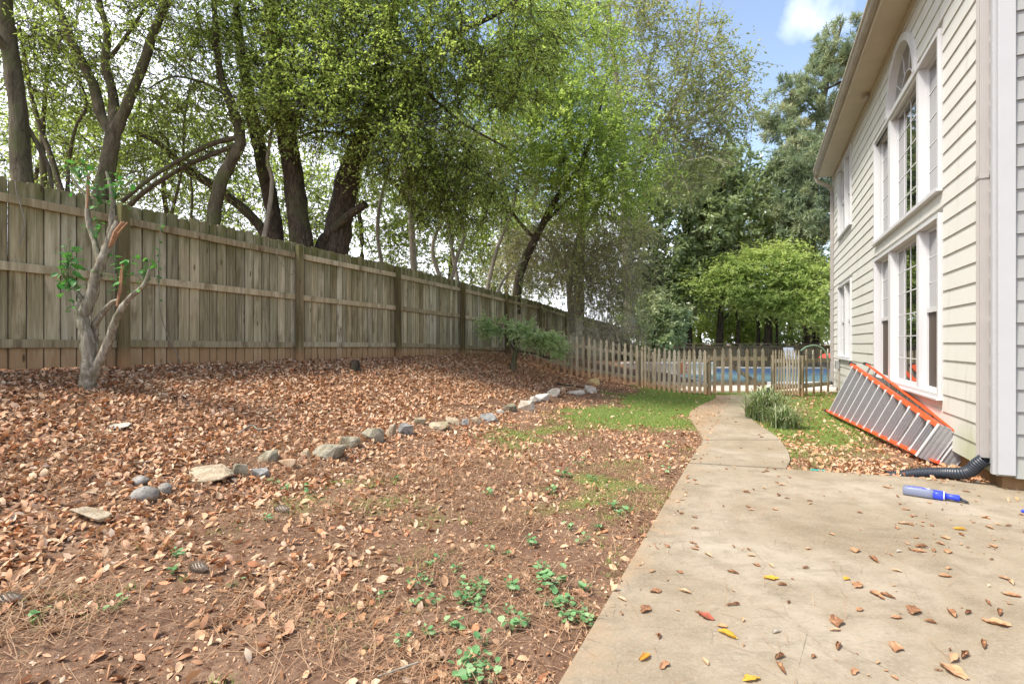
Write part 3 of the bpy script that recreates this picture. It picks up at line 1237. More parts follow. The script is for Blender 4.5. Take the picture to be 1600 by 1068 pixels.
def picket_run(par, a, b, n, za=None, zb=None, posts=(True, True), rails=(0.22, 0.80), narrow=1.0):
    a = Vector((a[0], a[1], 0))
    b = Vector((b[0], b[1], 0))
    d = (b - a)
    L = d.length
    ang = math.atan2(d.y, d.x)
    za = tz(a.x, a.y) if za is None else za
    zb = tz(b.x, b.y) if zb is None else zb
    for i in range(n):
        u = (i + 0.5) / n
        q = a.lerp(b, u)
        o = bpy.data.objects.new('picket', random.choice(pick))
        COL.objects.link(o)
        o.parent = par
        o.scale.x = narrow
        o.location = (q.x, q.y, max(za + (zb - za) * u, tz(q.x, q.y) - 0.02) + 0.015 + random.uniform(-0.012, 0.012))
        o.rotation_euler = (random.uniform(-0.015, 0.015), random.uniform(-0.012, 0.012), ang + random.uniform(-0.02, 0.02))
    nr = Vector((-d.y, d.x, 0)).normalized()
    if nr.y < 0:
        nr = -nr
    for r_ in rails:
        bm = bmesh.new()
        add_beam(bm, a + nr * 0.033 + Vector((0, 0, za + r_)), b + nr * 0.033 + Vector((0, 0, zb + r_)), 0.04, 0.085)
        from_bm('rail', bm, M['picket'], par)
    for q, z_, on in ((a, za, posts[0]), (b, zb, posts[1])):
        if on:
            bm = bmesh.new()
            add_box(bm, -0.045, 0.045, -0.045, 0.045, -0.3, 0.93)
            o = from_bm('post', bm, M['picket'], par, bevel=0.006)
            o.location = (q.x, q.y, z_) 
            o.location += nr * 0.10
            o.rotation_euler = (0, 0, ang)


def XY(px, Y):
    return ((px - 800) / 800 * Y, Y)


pf = thing('picket_fence', 'low grey picket fence running from board fence to the garden gate', 'fence')
picket_run(pf, XY(796, 14.6), XY(888, 13.35), 9, posts=(True, True))
picket_run(pf, XY(888, 13.35), XY(1000, 13.2), 12, posts=(False, True))
picket_run(pf, XY(1001, 13.2), XY(1017, 12.85), 3, posts=(False, True))
picket_run(pf, XY(1019, 12.85), XY(1106, 12.1), 11, posts=(False, True), za=0, zb=0)
gate = thing('garden_gate', 'grey picket gate with diagonal brace at the end of the path', 'gate')
ga, gb = XY(1110, 12.05), XY(1199, 12.05)
picket_run(gate, ga, gb, 7, za=0.03, zb=0.03, posts=(False, False), rails=(0.24, 0.82))
bm = bmesh.new()
add_beam(bm, Vector((*XY(1125, 12.11), 0.86)), Vector((*XY(1188, 12.11), 0.22)), 0.03, 0.09)
from_bm('brace', bm, M['picket'], gate)
pf2 = thing('picket_fence', 'short picket fence between the garden gate and the house wall', 'fence')
picket_run(pf2, XY(1206, 12.2), XY(1250, 11.75), 10, za=0, zb=0, posts=(True, True), narrow=0.5)
picket_run(pf2, XY(1254, 11.75), XY(1299, 12.75), 4, za=0, zb=0, posts=(False, False))
# hose draped over the far fence end
hz = catmull([(0.0, 0, 0.0), (0.15, 0, 0.10), (0.38, 0.02, 0.12), (0.55, 0, 0.0), (0.62, 0, -0.22)], 6)
V_, F_ = tubes(np.array([[list(q) for q in hz]]), np.full((1, len(hz)), 0.018), 8)
o = link('garden_hose', np_mesh('garden_hose', V_, F_, smooth=True), plain('green_hose', (0.16, 0.24, 0.15), 0.5, 0.4))
o.location = (*XY(1251, 11.7), 1.04)
tag(o, 'pale green garden hose draped over picket tops near the house', 'hose')

bf = thing('back_fence', 'dark weathered board fence along the far side of the pool', 'fence')
bx0, bx1, by = 4.2, 17.4, 26.6
M['backwood'] = make_fence_mat('dark_back_fence_wood', ((0.05, 0.042, 0.03), (0.13, 0.11, 0.075), (0.24, 0.215, 0.165)), -9, 99, 0.8)
bvar = []
for k in range(3):
    bm = bmesh.new()
    add_box(bm, -0.07, 0.07, 0, 0.018, 0, 1.14 + 0.02 * k)
    bmesh.ops.recalc_face_normals(bm, faces=bm.faces)
    me = bpy.data.meshes.new('board')
    bm.to_mesh(me)
    bm.free()
    me.materials.append(M['backwood'])
    bvar.append(me)
x = bx0
while x < bx1:
    o = bpy.data.objects.new('board', random.choice(bvar))
    COL.objects.link(o)
    o.parent = bf
    o.location = (x, by, -0.03)
    o.rotation_euler = (0, 0, random.uniform(-0.02, 0.02))
    x += 0.147
for z_ in (1.02, 0.55):
    bm = bmesh.new()
    add_box(bm, bx0, bx1, by - 0.06, by - 0.002, z_ - 0.045, z_ + 0.045)
    from_bm('rail', bm, M['backwood'], bf)
bm = bmesh.new()
add_box(bm, bx0, bx1, by - 0.07, by + 0.06, 1.19, 1.23)
from_bm('cap_rail', bm, M['backwood'], bf)
x = bx0 + 0.4
while x < bx1:
    bm = bmesh.new()
    add_box(bm, x - 0.05, x + 0.05, by - 0.16, by - 0.061, -0.1, 1.18)
    from_bm('post', bm, M['backwood'], bf)
    x += 2.4

# poolside things seen between the pickets
M['brick'] = plain('red_brick', (0.42, 0.14, 0.07), 0.9, 0.1, var=0.2, scale=12)
M['pinkwall'] = plain('pale_stucco', (0.72, 0.62, 0.52), 0.9, 0.1, var=0.15, scale=3)
wl = thing('pool_wall', 'low pale stuccoed wall left of the pool behind the pickets', 'wall', (0, 0, 0))
for (x0, x1) in ((4.4, 6.45), (6.80, 7.9)):
    bm = bmesh.new()
    add_box(bm, x0, x1, 20.0, 20.25, 0.015, 0.42)
    from_bm('wall_section', bm, M['pinkwall'], wl)
bm = bmesh.new()
add_box(bm, 4.3, 7.95, 19.93, 20.3, 0.421, 0.48)
from_bm('coping', bm, M['white_paint'], wl, bevel=0.01)
bc = thing('brick_pier', 'small red brick pier in the pale pool wall', 'pier', (6.62, 19.9, 0.016))
bmesh_b = bmesh.new()
add_box(bmesh_b, -0.075, 0.075, -0.05, 0.05, 0, 0.06)
bmesh.ops.recalc_face_normals(bmesh_b, faces=bmesh_b.faces)
bme = bpy.data.meshes.new('brick')
bmesh_b.to_mesh(bme)
bmesh_b.free()
bme.materials.append(M['brick'])
for r_ in range(7):
    for c_ in range(2):
        o = bpy.data.objects.new('brick', bme)
        COL.objects.link(o)
        o.parent = bc
        o.location = ((c_ - 0.5) * 0.16 + (0.03 if r_ % 2 else -0.03), 0, r_ * 0.068)


def folding_chair(x, y, rz, col, label):
    t = thing('pool_chair', label, 'chair', (x, y, 0.016), rz, 'chairs beside the pool')
    m = plain('chair_fabric', col, 0.7, 0.2)
    bm = bmesh.new()
    add_box(bm, -0.27, 0.27, -0.25, 0.25, 0.40, 0.43)
    from_bm('seat', bm, m, t, bevel=0.008)
    bm = bmesh.new()
    add_beam(bm, Vector((0, 0.25, 0.42)), Vector((0, 0.48, 1.0)), 0.54, 0.03, Vector((0, 1, 0.2)))
    from_bm('backrest', bm, m, t)
    for sx in (-1, 1):
        for (ya, yb) in ((-0.25, 0.28), (0.25, -0.28)):
            bm = bmesh.new()
            add_beam(bm, Vector((sx * 0.285, ya, 0.58)), Vector((sx * 0.285, yb, 0.0)), 0.025, 0.025, Vector((0, 1, 0)))
            from_bm('leg', bm, M['white_paint'], t)
    for sx in (-1, 1):
        bm = bmesh.new()
        add_box(bm, sx * 0.285 - 0.02, sx * 0.285 + 0.02, -0.25, 0.27, 0.585, 0.61)
        from_bm('armrest', bm, M['white_paint'], t)


folding_chair(9.3, 15.0 - 1.2, 0.5, (0.05, 0.06, 0.12), 'dark blue pool chair seen between pickets left of house corner')
folding_chair(14.0, 25.4, 0.1, (0.75, 0.75, 0.78), 'white pool chair farther back beyond the pool')

# kettle grill with a red lid by the house corner
gr = thing('kettle_grill', 'red kettle grill behind the pickets beside the house corner', 'grill', (8.72, 14.1, 0.016))
bm = bmesh.new()
bmesh.ops.create_uvsphere(bm, u_segments=16, v_segments=8, radius=0.27, matrix=Matrix.Translation((0, 0, 0.72)) @ Matrix.Diagonal((1, 1, 0.8, 1)))
bmesh.ops.delete(bm, geom=[v for v in bm.verts if v.co.z < 0.73], context='VERTS')
from_bm('lid', bm, plain('red_enamel', (0.55, 0.07, 0.05), 0.25, 0.5), gr, smooth=True)
bm = bmesh.new()
bmesh.ops.create_uvsphere(bm, u_segments=16, v_segments=8, radius=0.27, matrix=Matrix.Translation((0, 0, 0.715)) @ Matrix.Diagonal((1, 1, 0.8, 1)))
bmesh.ops.delete(bm, geom=[v for v in bm.verts if v.co.z > 0.72], context='VERTS')
from_bm('bowl', bm, M['black_plastic'], gr, smooth=True)
for k in range(3):
    th = k * 2.094
    bm = bmesh.new()
    add_beam(bm, Vector((math.cos(th) * 0.12, math.sin(th) * 0.12, 0.56)), Vector((math.cos(th) * 0.28, math.sin(th) * 0.28, 0)), 0.02, 0.02, Vector((0.3, 0.1, 1)))
    from_bm('leg', bm, M['gutter'], gr)

# ------------------------------------------------------------------ stepladder on its side
M['orange'] = plain('orange_fibreglass', (0.70, 0.10, 0.03), 0.45, 0.35, var=0.10, scale=9)
a = Mat('ribbed_aluminium', 0.42, 0.5)
a.b.inputs['Metallic'].default_value = 0.15
c = a.mix(a.noise(a.co('World', (30, 30, 30)), 1.0, 4), (0.27, 0.27, 0.28), (0.40, 0.40, 0.415))
a.color(c)
M['alu'] = a.m
M['alu_edge'] = plain('bright_aluminium_edge', (0.72, 0.73, 0.75), 0.35, 0.5, metal=0.4, var=0.08)
M['alu_dark'] = plain('dull_aluminium', (0.22, 0.22, 0.215), 0.5, 0.5, metal=0.4, var=0.2)
M['red_plastic'] = plain('red_plastic', (0.65, 0.05, 0.04), 0.4, 0.4)
B1, T1 = Vector((5.46, 8.85, 0.03)), Vector((5.74, 8.62, 0.86))
B2, T2 = Vector((4.235, 5.30, 0.035)), Vector((4.375, 5.20, 0.36))
lad = thing('stepladder', 'orange fibreglass stepladder lying on its side against the house wall', 'ladder', B2)


def L(v):
    return v - B2


wall_in = EDIR          # towards the wall
long_b = (B2 - B1).normalized()
for (p0, p1) in ((B1, B2), (T1, T2)):
    bm = bmesh.new()
    upv = (T1 - B1).normalized()
    nrm = long_b.cross(upv).normalized()
    if nrm.dot(EDIR) < 0:
        nrm = -nrm
    # C-channel: web and two flanges
    add_beam(bm, L(p0), L(p1), 0.010, 0.075, nrm)
    sgn = 1 if p0 is B1 else -1
    for e in (0.0, 0.070):
        pass
    o = from_bm('rail', bm, M['orange'], lad)
    bm = bmesh.new()
    inn = upv * sgn * 0.017
    add_beam(bm, L(p0) + inn - nrm * 0.036, L(p1) + inn - nrm * 0.036, 0.034, 0.006, nrm)
    add_beam(bm, L(p0) + inn + nrm * 0.036, L(p1) + inn + nrm * 0.036, 0.034, 0.006, nrm)
    from_bm('flange', bm, M['orange'], o)
NST = 12
for i in range(NST):
    u = 0.035 + (i + 0.3) / NST * 0.97
    bq, tq = B1.lerp(B2, u), T1.lerp(T2, u)
    ax = (tq - bq)
    upn = ax.normalized()
    bq2, tq2 = bq + upn * 0.008, tq - upn * 0.008
    bm = bmesh.new()
    # tread lies across the rails, its face towards the cap of the ladder; ribs along its length
    nr_ = 7
    for k in range(nr_):
        dd = nrm * (-0.04 + 0.09 * (k + 0.5) / nr_)
        hgt = 0.012 if k % 2 else 0.007
        add_beam(bm, L(bq2) + dd, L(tq2) + dd, 0.09 / nr_ * 0.98, hgt, long_b)
    st = from_bm('step', bm, M['alu'], lad)
    bm = bmesh.new()
    add_beam(bm, L(bq2) - nrm * 0.043 - long_b * 0.008, L(tq2) - nrm * 0.043 - long_b * 0.008, 0.005, 0.030, long_b)
    # knee braces flare where the step meets the upper rail
    for q, sg in ((tq2, -1), (bq2, 1)):
        add_beam(bm, L(q) - nrm * 0.0435 + upn * sg * 0.07 - long_b * 0.01, L(q) - nrm * 0.0435 - long_b * 0.05 + upn * sg * 0.004, 0.0045, 0.014, long_b)
    from_bm('step_edge', bm, M['alu_edge'], st)
# rear rails and spreaders
RB1, RT1 = B1 + EDIR * 0.21 + Vector((0, 0, 0.02)), T1 + EDIR * 0.20
RB2, RT2 = B2 + nrm * 0.09 + long_b * 0.12 + Vector((0, 0, 0.01)), T2 + nrm * 0.09 + long_b * 0.10
for (p0, p1) in ((RB1, RB2), (RT1, RT2)):
    bm = bmesh.new()
    add_beam(bm, L(p0), L(p1), 0.02, 0.055, nrm)
    from_bm('rear_rail', bm, M['orange'], lad)
for i in range(9):
    u = 0.06 + i * 0.108
    bm = bmesh.new()
    add_beam(bm, L(RB1.lerp(RB2, u)), L(RT1.lerp(RT2, u)), 0.03, 0.02, nrm)
    from_bm('cross_brace', bm, M['alu_dark'], lad)
for p0 in (B1, T1, RB1, RT1):
    bm = bmesh.new()
    add_beam(bm, L(p0) - long_b * 0.07, L(p0) + long_b * 0.02, 0.045, 0.09, nrm)
    from_bm('foot', bm, M['black_plastic'], lad, bevel=0.006)
# top step plate and cap, both square to the rails
cw = (T2 - B2).normalized()
c0, c1 = B2 + long_b * 0.012, T2 + long_b * 0.012


def plate(n0, n1, over, off, ribs, name, par):
    bm = bmesh.new()
    k_ = ribs
    st_ = (n1 - n0) / k_
    for i_ in range(k_):
        nn = n0 + st_ * (i_ + 0.5)
        add_beam(bm, L(c0) + nrm * nn - cw * over + long_b * off, L(c1) + nrm * nn + cw * over + long_b * off, st_ * 0.99, 0.022 + 0.006 * (i_ % 2), long_b)
    o_ = from_bm(name, bm, M['alu'], par)
    bm = bmesh.new()
    for nn in (n0 - 0.004, n1 + 0.004):
        add_beam(bm, L(c0) + nrm * nn - cw * over + long_b * (off - 0.006), L(c1) + nrm * nn + cw * over + long_b * (off - 0.006), 0.006, 0.05, long_b)
    from_bm('edge_strip', bm, M['alu_edge'], o_)
    return o_


plate(-0.045, 0.115, 0.012, 0.01, 7, 'top_step', lad)
cap = plate(0.150, 0.270, 0.02, 0.03, 5, 'top_cap', lad)
for q in (c0 + cw * 0.02, c1 - cw * 0.02):
    bm = bmesh.new()
    bmesh.ops.create_icosphere(bm, subdivisions=1, radius=0.02, matrix=Matrix.Translation(L(q) + long_b * 0.02 + nrm * 0.132))
    from_bm('hinge', bm, M['red_plastic'], lad)

# ------------------------------------------------------------------ blue and grey hand tool on the patio
a_, b_ = Vector((3.13, 4.10, 0)), Vector((3.36, 3.90, 0))
tool = thing('scrub_tool', 'grey plastic hand tool with blue handle lying on the patio', 'hand tool', a_, math.atan2(b_.y - a_.y, b_.x - a_.x))
tool.scale = (1.05, 1.2, 1.2)
grey = plain('grey_blue_plastic', (0.17, 0.19, 0.27), 0.4, 0.4, var=0.04)
blue = plain('blue_plastic', (0.03, 0.055, 0.55), 0.35, 0.5, var=0.06)


def loft(sections, name, m, par, n=12, sq=3.0):
    """sections: (x, y centre, z centre, half width, half height)"""
    bm = bmesh.new()
    prev = None
    for (x, yc, zc, hw, hh) in sections:
        ring = []
        for k in range(n):
            th = 2 * math.pi * k / n
            cx, sx_ = math.cos(th), math.sin(th)
            ring.append(bm.verts.new((x, yc + hw * math.copysign(abs(cx) ** (2 / sq), cx), zc + hh * math.copysign(abs(sx_) ** (2 / sq), sx_))))
        if prev:
            for k in range(n):
                bm.faces.new((prev[k], prev[(k + 1) % n], ring[(k + 1) % n], ring[k]))
        else:
            bm.faces.new(ring[::-1])
        prev = ring
    bm.faces.new(prev)
    return from_bm(name, bm, m, par, smooth=True)


loft([(0.0, 0, 0.03, 0.026, 0.022), (0.006, 0, 0.03, 0.034, 0.028), (0.05, 0, 0.031, 0.037, 0.030), (0.15, 0, 0.03, 0.036, 0.029), (0.19, 0, 0.028, 0.030, 0.026)], 'body', grey, tool, 16, 4.5)
loft([(0.178, 0, 0.028, 0.034, 0.028), (0.20, 0, 0.028, 0.036, 0.0285), (0.235, 0, 0.028, 0.033, 0.028), (0.25, 0, 0.028, 0.020, 0.02)], 'collar', blue, tool, 16, 3)
loft([(0.236, 0.0, 0.028, 0.035, 0.029), (0.244, 0.0, 0.028, 0.035, 0.029)], 'ring', M['white_paint'], tool, 16, 2.2)
loft([(0.25, 0, 0.028, 0.018, 0.018), (0.28, 0, 0.028, 0.017, 0.017), (0.32, 0, 0.027, 0.021, 0.02), (0.328, 0, 0.027, 0.015, 0.015)], 'handle', blue, tool, 14, 2.2)
loft([(0.326, 0, 0.024, 0.012, 0.012), (0.36, -0.006, 0.014, 0.010, 0.008), (0.375, -0.01, 0.01, 0.006, 0.005)], 'tip', M['black_plastic'], tool, 10, 2.2)
for (x0, x1, y0, y1, mm) in ((0.03, 0.16, -0.018, 0.018, plain('pale_grey_label', (0.38, 0.39, 0.43))), (0.03, 0.075, -0.02, -0.006, blue), (0.06, 0.12, -0.004, 0.012, blue), (0.115, 0.14, -0.022, -0.002, blue)):
    bm = bmesh.new()
    zz = 0.0605 if mm is blue else 0.0592
    add_box(bm, x0, x1, y0, y1, 0.055, zz)
    from_bm('printed_label', bm, mm, tool)
bl = bmesh.new()
add_box(bl, -0.05, 0.05, -0.018, 0.018, 0.0, 0.02)
o = from_bm('plastic_scrap', bl, blue, bevel=0.006)
o.location = Vector(((1606 - 800) / 800 * 3.65, 3.65, 0.001))
o.rotation_euler = (0, 0, 0.3)
tag(o, 'small blue plastic piece on the patio at the right edge', 'plastic piece')
bl = bmesh.new()
add_box(bl, -0.08, 0.08, -0.015, 0.015, 0.0, 0.012)
o = from_bm('plastic_strip', bl, plain('teal_plastic', (0.06, 0.35, 0.30), 0.5, 0.4), bevel=0.006)
q = ground_at(1280, 735)
o.location = q
o.rotation_euler = (0, 0, -0.25)
tag(o, 'teal green plastic strip in the leaves at the patio corner', 'plastic piece')
# ------------------------------------------------------------------ rocks along the toe of the bank
ROCKC = {'tan': ((0.34, 0.26, 0.17), (0.54, 0.45, 0.32)), 'grey': ((0.24, 0.22, 0.19), (0.43, 0.405, 0.365)),
         'blue': ((0.20, 0.195, 0.18), (0.40, 0.39, 0.365)), 'olive': ((0.19, 0.165, 0.11), (0.40, 0.36, 0.27)),
         'pale': ((0.40, 0.355, 0.29), (0.62, 0.57, 0.49)), 'orange': ((0.42, 0.26, 0.15), (0.56, 0.41, 0.27)),
         'yellow': ((0.46, 0.33, 0.14), (0.62, 0.48, 0.25)), 'white': ((0.46, 0.44, 0.40), (0.68, 0.655, 0.61))}
RM = {}
for k, (c0_, c1_) in ROCKC.items():
    a = Mat('stone_' + k, 0.9, 0.2)
    p = a.co('World')
    n1 = a.noise(p, 14.0, 8, 0.7, 0.5)
    n2 = a.noise(p, 70.0, 5, 0.7)
    c = a.mix(a.rng(n1, 0.35, 0.65), c0_, c1_)
    c = a.mix(a.rng(a.noise(p, 3.0, 3), 0.55, 0.7, 0, 0.5), c, (0.13, 0.14, 0.06) if k in ('olive', 'tan') else (0.26, 0.2, 0.13))
    c = a.mix(a.rng(n2, 0.55, 0.75, 0, 0.35), c, (0.1, 0.08, 0.06))
    a.color(c)
    a.bump(a.math('ADD', n1, a.math('MULTIPLY', n2, 0.4)), 1.0, 0.03)
    RM[k] = a.m


def rock(px, py, w, h, kind, label, rnd=False):
    """px, py: foot of the stone as photographed, w and h its size there in pixels"""
    q = ground_at(px, py)
    rs = random.Random(int(px * 7 + py))
    sx = w / 800 * q.y
    sy = sx * rs.uniform(0.55, 0.8)
    sz = h / 800 * q.y * 0.95
    bm = bmesh.new()
    if rnd:
        bmesh.ops.create_icosphere(bm, subdivisions=3, radius=1.0)
        for v in bm.verts:
            v.co *= 1 + 0.10 * noise.noise(v.co * 1.6 + Vector((px, 0, 0)))
    else:
        for i in range(17):
            th = rs.uniform(0, 6.283)
            zz = rs.uniform(-1, 1)
            k = 1.0 if abs(zz) < 0.75 else 0.75
            v = Vector((math.cos(th) * k, math.sin(th) * k, max(-0.9, min(0.72, zz))))
            bm.verts.new(v * rs.uniform(0.88, 1.08))
        r = bmesh.ops.convex_hull(bm, input=list(bm.verts))
        bmesh.ops.delete(bm, geom=[e for e in r['geom_interior'] if isinstance(e, bmesh.types.BMVert)], context='VERTS')
        bmesh.ops.bevel(bm, geom=list(bm.edges), offset=0.07, segments=1, affect='EDGES', clamp_overlap=True)
        bmesh.ops.triangulate(bm, faces=list(bm.faces))
        bmesh.ops.subdivide_edges(bm, edges=list(bm.edges), cuts=1, use_grid_fill=True)
        for v in bm.verts:
            v.co += Vector(noise.noise_vector(v.co * 3.3 + Vector((px, py, 0)))) * 0.055
    for v in bm.verts:
        v.co = Vector((v.co.x * sx / 2, v.co.y * sy / 2, v.co.z * sz * 0.62))
    o = from_bm('stone', bm, RM[kind], None, smooth=rnd)
    o.location = (q.x, q.y + sy * 0.3, tz(q.x, q.y + sy * .3) + sz * 0.28)
    o.rotation_euler = (rs.uniform(-0.12, 0.12), rs.uniform(-0.10, 0.10), rs.uniform(-0.5, 0.5) - 0.15)
    return tag(o, label, 'stone', 'border stones along the foot of the bank')


for r_ in [
    (318, 752, 80, 26, 'tan', 'large flat tan sandstone block with straight front edge in stone border'),
    (372, 744, 26, 26, 'olive', 'small mossy stone touching right end of the flat tan block'),
    (405, 746, 30, 18, 'blue', 'flat blue-grey stone just right of the small mossy stone'),
    (416, 722, 34, 27, 'olive', 'rounded olive-brown stone behind the flat blue-grey stone'),
    (446, 732, 30, 20, 'orange', 'orange-tan wedge stone right of the rounded olive-brown stone'),
    (478, 714, 14, 14, 'tan', 'very small tan stone at left end of the biggest boulder'),
    (511, 717, 64, 30, 'olive', 'biggest boulder of the border, pale olive with sloping flat top'),
    (546, 699, 44, 24, 'olive', 'dark olive stone leaning behind the biggest boulder'),
    (580, 690, 38, 27, 'olive', 'blocky grey-olive stone with pointed foot, right of dark olive stone'),
    (609, 680, 23, 24, 'tan', 'upright brown stone left of the slanted blue-grey slab'),
    (630, 679, 28, 23, 'blue', 'slanted blue-grey slab with a pointed lower end'),
    (652, 663, 26, 14, 'tan', 'low tan stone above the slanted blue-grey slab'),
    (684, 671, 38, 15, 'tan', 'long thin tan stone sloping down to the right'),
    (706, 663, 24, 16, 'tan', 'tan wedge stone behind the long thin stone'),
    (725, 664, 17, 14, 'blue', 'little blue-grey stone between two tan stones'),
    (743, 662, 18, 14, 'tan', 'small tan stone left of the dark slate-blue stone'),
    (763, 658, 30, 19, 'blue', 'dark slate-blue stone with a peaked top'),
    (783, 647, 18, 10, 'pale', 'small pale stone just beyond the slate-blue stone'),
    (795, 642, 28, 17, 'olive', 'mossy yellow-brown stone left of the pale upright stones'),
    (823, 641, 29, 21, 'pale', 'pale tilted stone in front of the whitish slabs'),
    (836, 629, 18, 14, 'white', 'small whitish stone wedged below the bright flat slab'),
    (847, 626, 32, 18, 'white', 'bright whitish flat slab, brightest stone of the border'),
    (865, 619, 25, 18, 'pale', 'pale tan stone right behind the bright slab'),
    (880, 611, 11, 9, 'orange', 'tiny rusty brown stone between pale stones near the far end'),
    (901, 617, 34, 10, 'pale', 'long low pale stone near far end of border'),
    (922, 614, 22, 18, 'pale', 'last pale grey stone of the border, closest to picket fence'),
    (928, 601, 18, 14, 'yellow', 'yellow sandstone block sitting above the end of the border'),
    (130, 816, 68, 24, 'tan', 'half-buried tan stone covered by pine straw in the lower left')]:
    rock(*r_)
for r_ in [(214, 757, 28, 13, 'grey', 'small smooth pale cobble above the round grey cobble'),
           (221, 784, 40, 25, 'grey', 'largest smooth round grey cobble at left of border'),
           (254, 771, 26, 18, 'grey', 'smooth grey cobble left of the flat tan block')]:
    rock(*r_, rnd=True)
rock(175, 670, 46, 8, 'pale', 'flat pale piece of bark-like stone lying on the leafy bank')

# ------------------------------------------------------------------ leaf litter
def leaf_shape(kind=0):
    """unit leaf: length 1 along x, folded along the midrib and curled; verts and triangles"""
    if kind == 0:
        Vl = [(-0.5, 0, 0), (-0.2, 0.22, 0.07), (0.15, 0.24, 0.11), (0.5, 0, 0.10), (0.15, -0.24, 0.09), (-0.2, -0.22, 0.09), (-0.2, 0, 0.0), (0.15, 0, 0.02)]
    else:
        Vl = [(-0.5, 0, 0.10), (-0.2, 0.15, 0.20), (0.15, 0.17, 0.16), (0.5, 0, -0.02), (0.15, -0.26, 0.02), (-0.2, -0.20, 0.04), (-0.2, 0, 0.12), (0.15, 0, 0.14)]
    Fl = [(0, 6, 1), (6, 7, 2), (6, 2, 1), (7, 3, 2), (0, 5, 6), (5, 4, 7), (5, 7, 6), (4, 3, 7)]
    return np.array(Vl, float), np.array(Fl)


CRUMB = (np.array([(-0.5, 0, 0.0), (0.05, 0.34, 0.12), (0.5, 0.05, 0.0), (0.0, -0.3, 0.1)]), np.array([(0, 2, 1), (0, 3, 2)]))
FARLEAF = (np.array([(-0.5, 0, 0.0), (0.0, 0.27, 0.16), (0.5, 0, 0.06), (0.0, -0.27, 0.12), (0.0, 0, 0.0)]), np.array([(0, 4, 1), (4, 2, 1), (0, 3, 4), (4, 3, 2)]))


def rot_mats(yaw, pitch, roll):
    cy, sy, cp, sp, cr, sr = np.cos(yaw), np.sin(yaw), np.cos(pitch), np.sin(pitch), np.cos(roll), np.sin(roll)
    R = np.empty((len(yaw), 3, 3))
    R[:, 0, 0] = cy * cp
    R[:, 0, 1] = cy * sp * sr - sy * cr
    R[:, 0, 2] = cy * sp * cr + sy * sr
    R[:, 1, 0] = sy * cp
    R[:, 1, 1] = sy * sp * sr + cy * cr
    R[:, 1, 2] = sy * sp * cr - cy * sr
    R[:, 2, 0] = -sp
    R[:, 2, 1] = cp * sr
    R[:, 2, 2] = cp * cr
    return R


def scatter_leaves(name, pts, size, mat, tilt=0.35, wid=1.0, shape=None):
    n = len(pts)
    Vs, Fs, vs_ = [], [], []
    off = 0
    kind = RNG.integers(0, 2, n)
    for k in (0, 1):
        sel = np.where(kind == k)[0]
        if not len(sel):
            continue
        Vl, Fl = leaf_shape(k) if shape is None else shape
        m = len(sel)
        R = rot_mats(RNG.uniform(0, 6.28, m), RNG.normal(0, tilt, m), RNG.normal(0, tilt, m) + (RNG.random(m) < 0.3) * 3.14)
        S = size[sel][:, None, None] * np.array([1, 1, 1])
        asp = RNG.uniform(0.7, 1.25, m) * wid
        L_ = np.repeat(Vl[None], m, 0) * S
        L_[:, :, 1] *= asp[:, None]
        L_[:, :, 2] *= RNG.uniform(0.5, 2.4, m)[:, None]
        P = np.einsum('nij,nkj->nki', R, L_)
        lo = P[:, :, 2].min(axis=1)
        P += pts[sel][:, None, :]
        P[:, :, 2] -= lo[:, None] * 0.75
        Vs.append(P.reshape(-1, 3))
        Fs.append((Fl[None] + (np.arange(m) * len(Vl))[:, None, None]).reshape(-1, 3) + off)
        vs_.append(np.repeat(RNG.random(m), len(Vl)))
        off += m * len(Vl)
    me = np_mesh(name, np.concatenate(Vs), np.concatenate(Fs), {'v': np.concatenate(vs_)})
    return link(name, me, mat)


M['litter'] = make_leaf_mat('dry_leaf', [(0.21, 0.10, 0.05), (0.37, 0.19, 0.10), (0.50, 0.285, 0.15), (0.54, 0.345, 0.205), (0.57, 0.41, 0.265), (0.53, 0.24, 0.11), (0.64, 0.50, 0.36), (0.42, 0.18, 0.085), (0.50, 0.35, 0.215)], 0.12, 0.6, 0.25, (1.1, 0.8, 0.5))
M['litter_yellow'] = make_leaf_mat('yellow_dry_leaf', [(0.62, 0.38, 0.05), (0.55, 0.24, 0.04), (0.70, 0.50, 0.10)], 0.15, 0.55)
M['straw'] = make_leaf_mat('pine_straw', [(0.19, 0.10, 0.05), (0.30, 0.17, 0.09), (0.42, 0.28, 0.17), (0.25, 0.12, 0.06)], 0.0, 0.7)


def sample_ground(n, xr, yr, dens, slab=False):
    X = RNG.uniform(*xr, n)
    Y = RNG.uniform(*yr, n)
    keep = RNG.random(n) < dens(X, Y)
    # only what the camera's field and a step beside it can see
    keep &= np.abs(X) < Y * 1.12 + 1.2
    X, Y = X[keep], Y[keep]
    if not slab:
        ok = np.array([not on_slab(x, y) for x, y in zip(X, Y)]) if len(X) else np.zeros(0, bool)
        X, Y = X[ok], Y[ok]
    return np.stack([X, Y, terrain(X, Y)], -1)


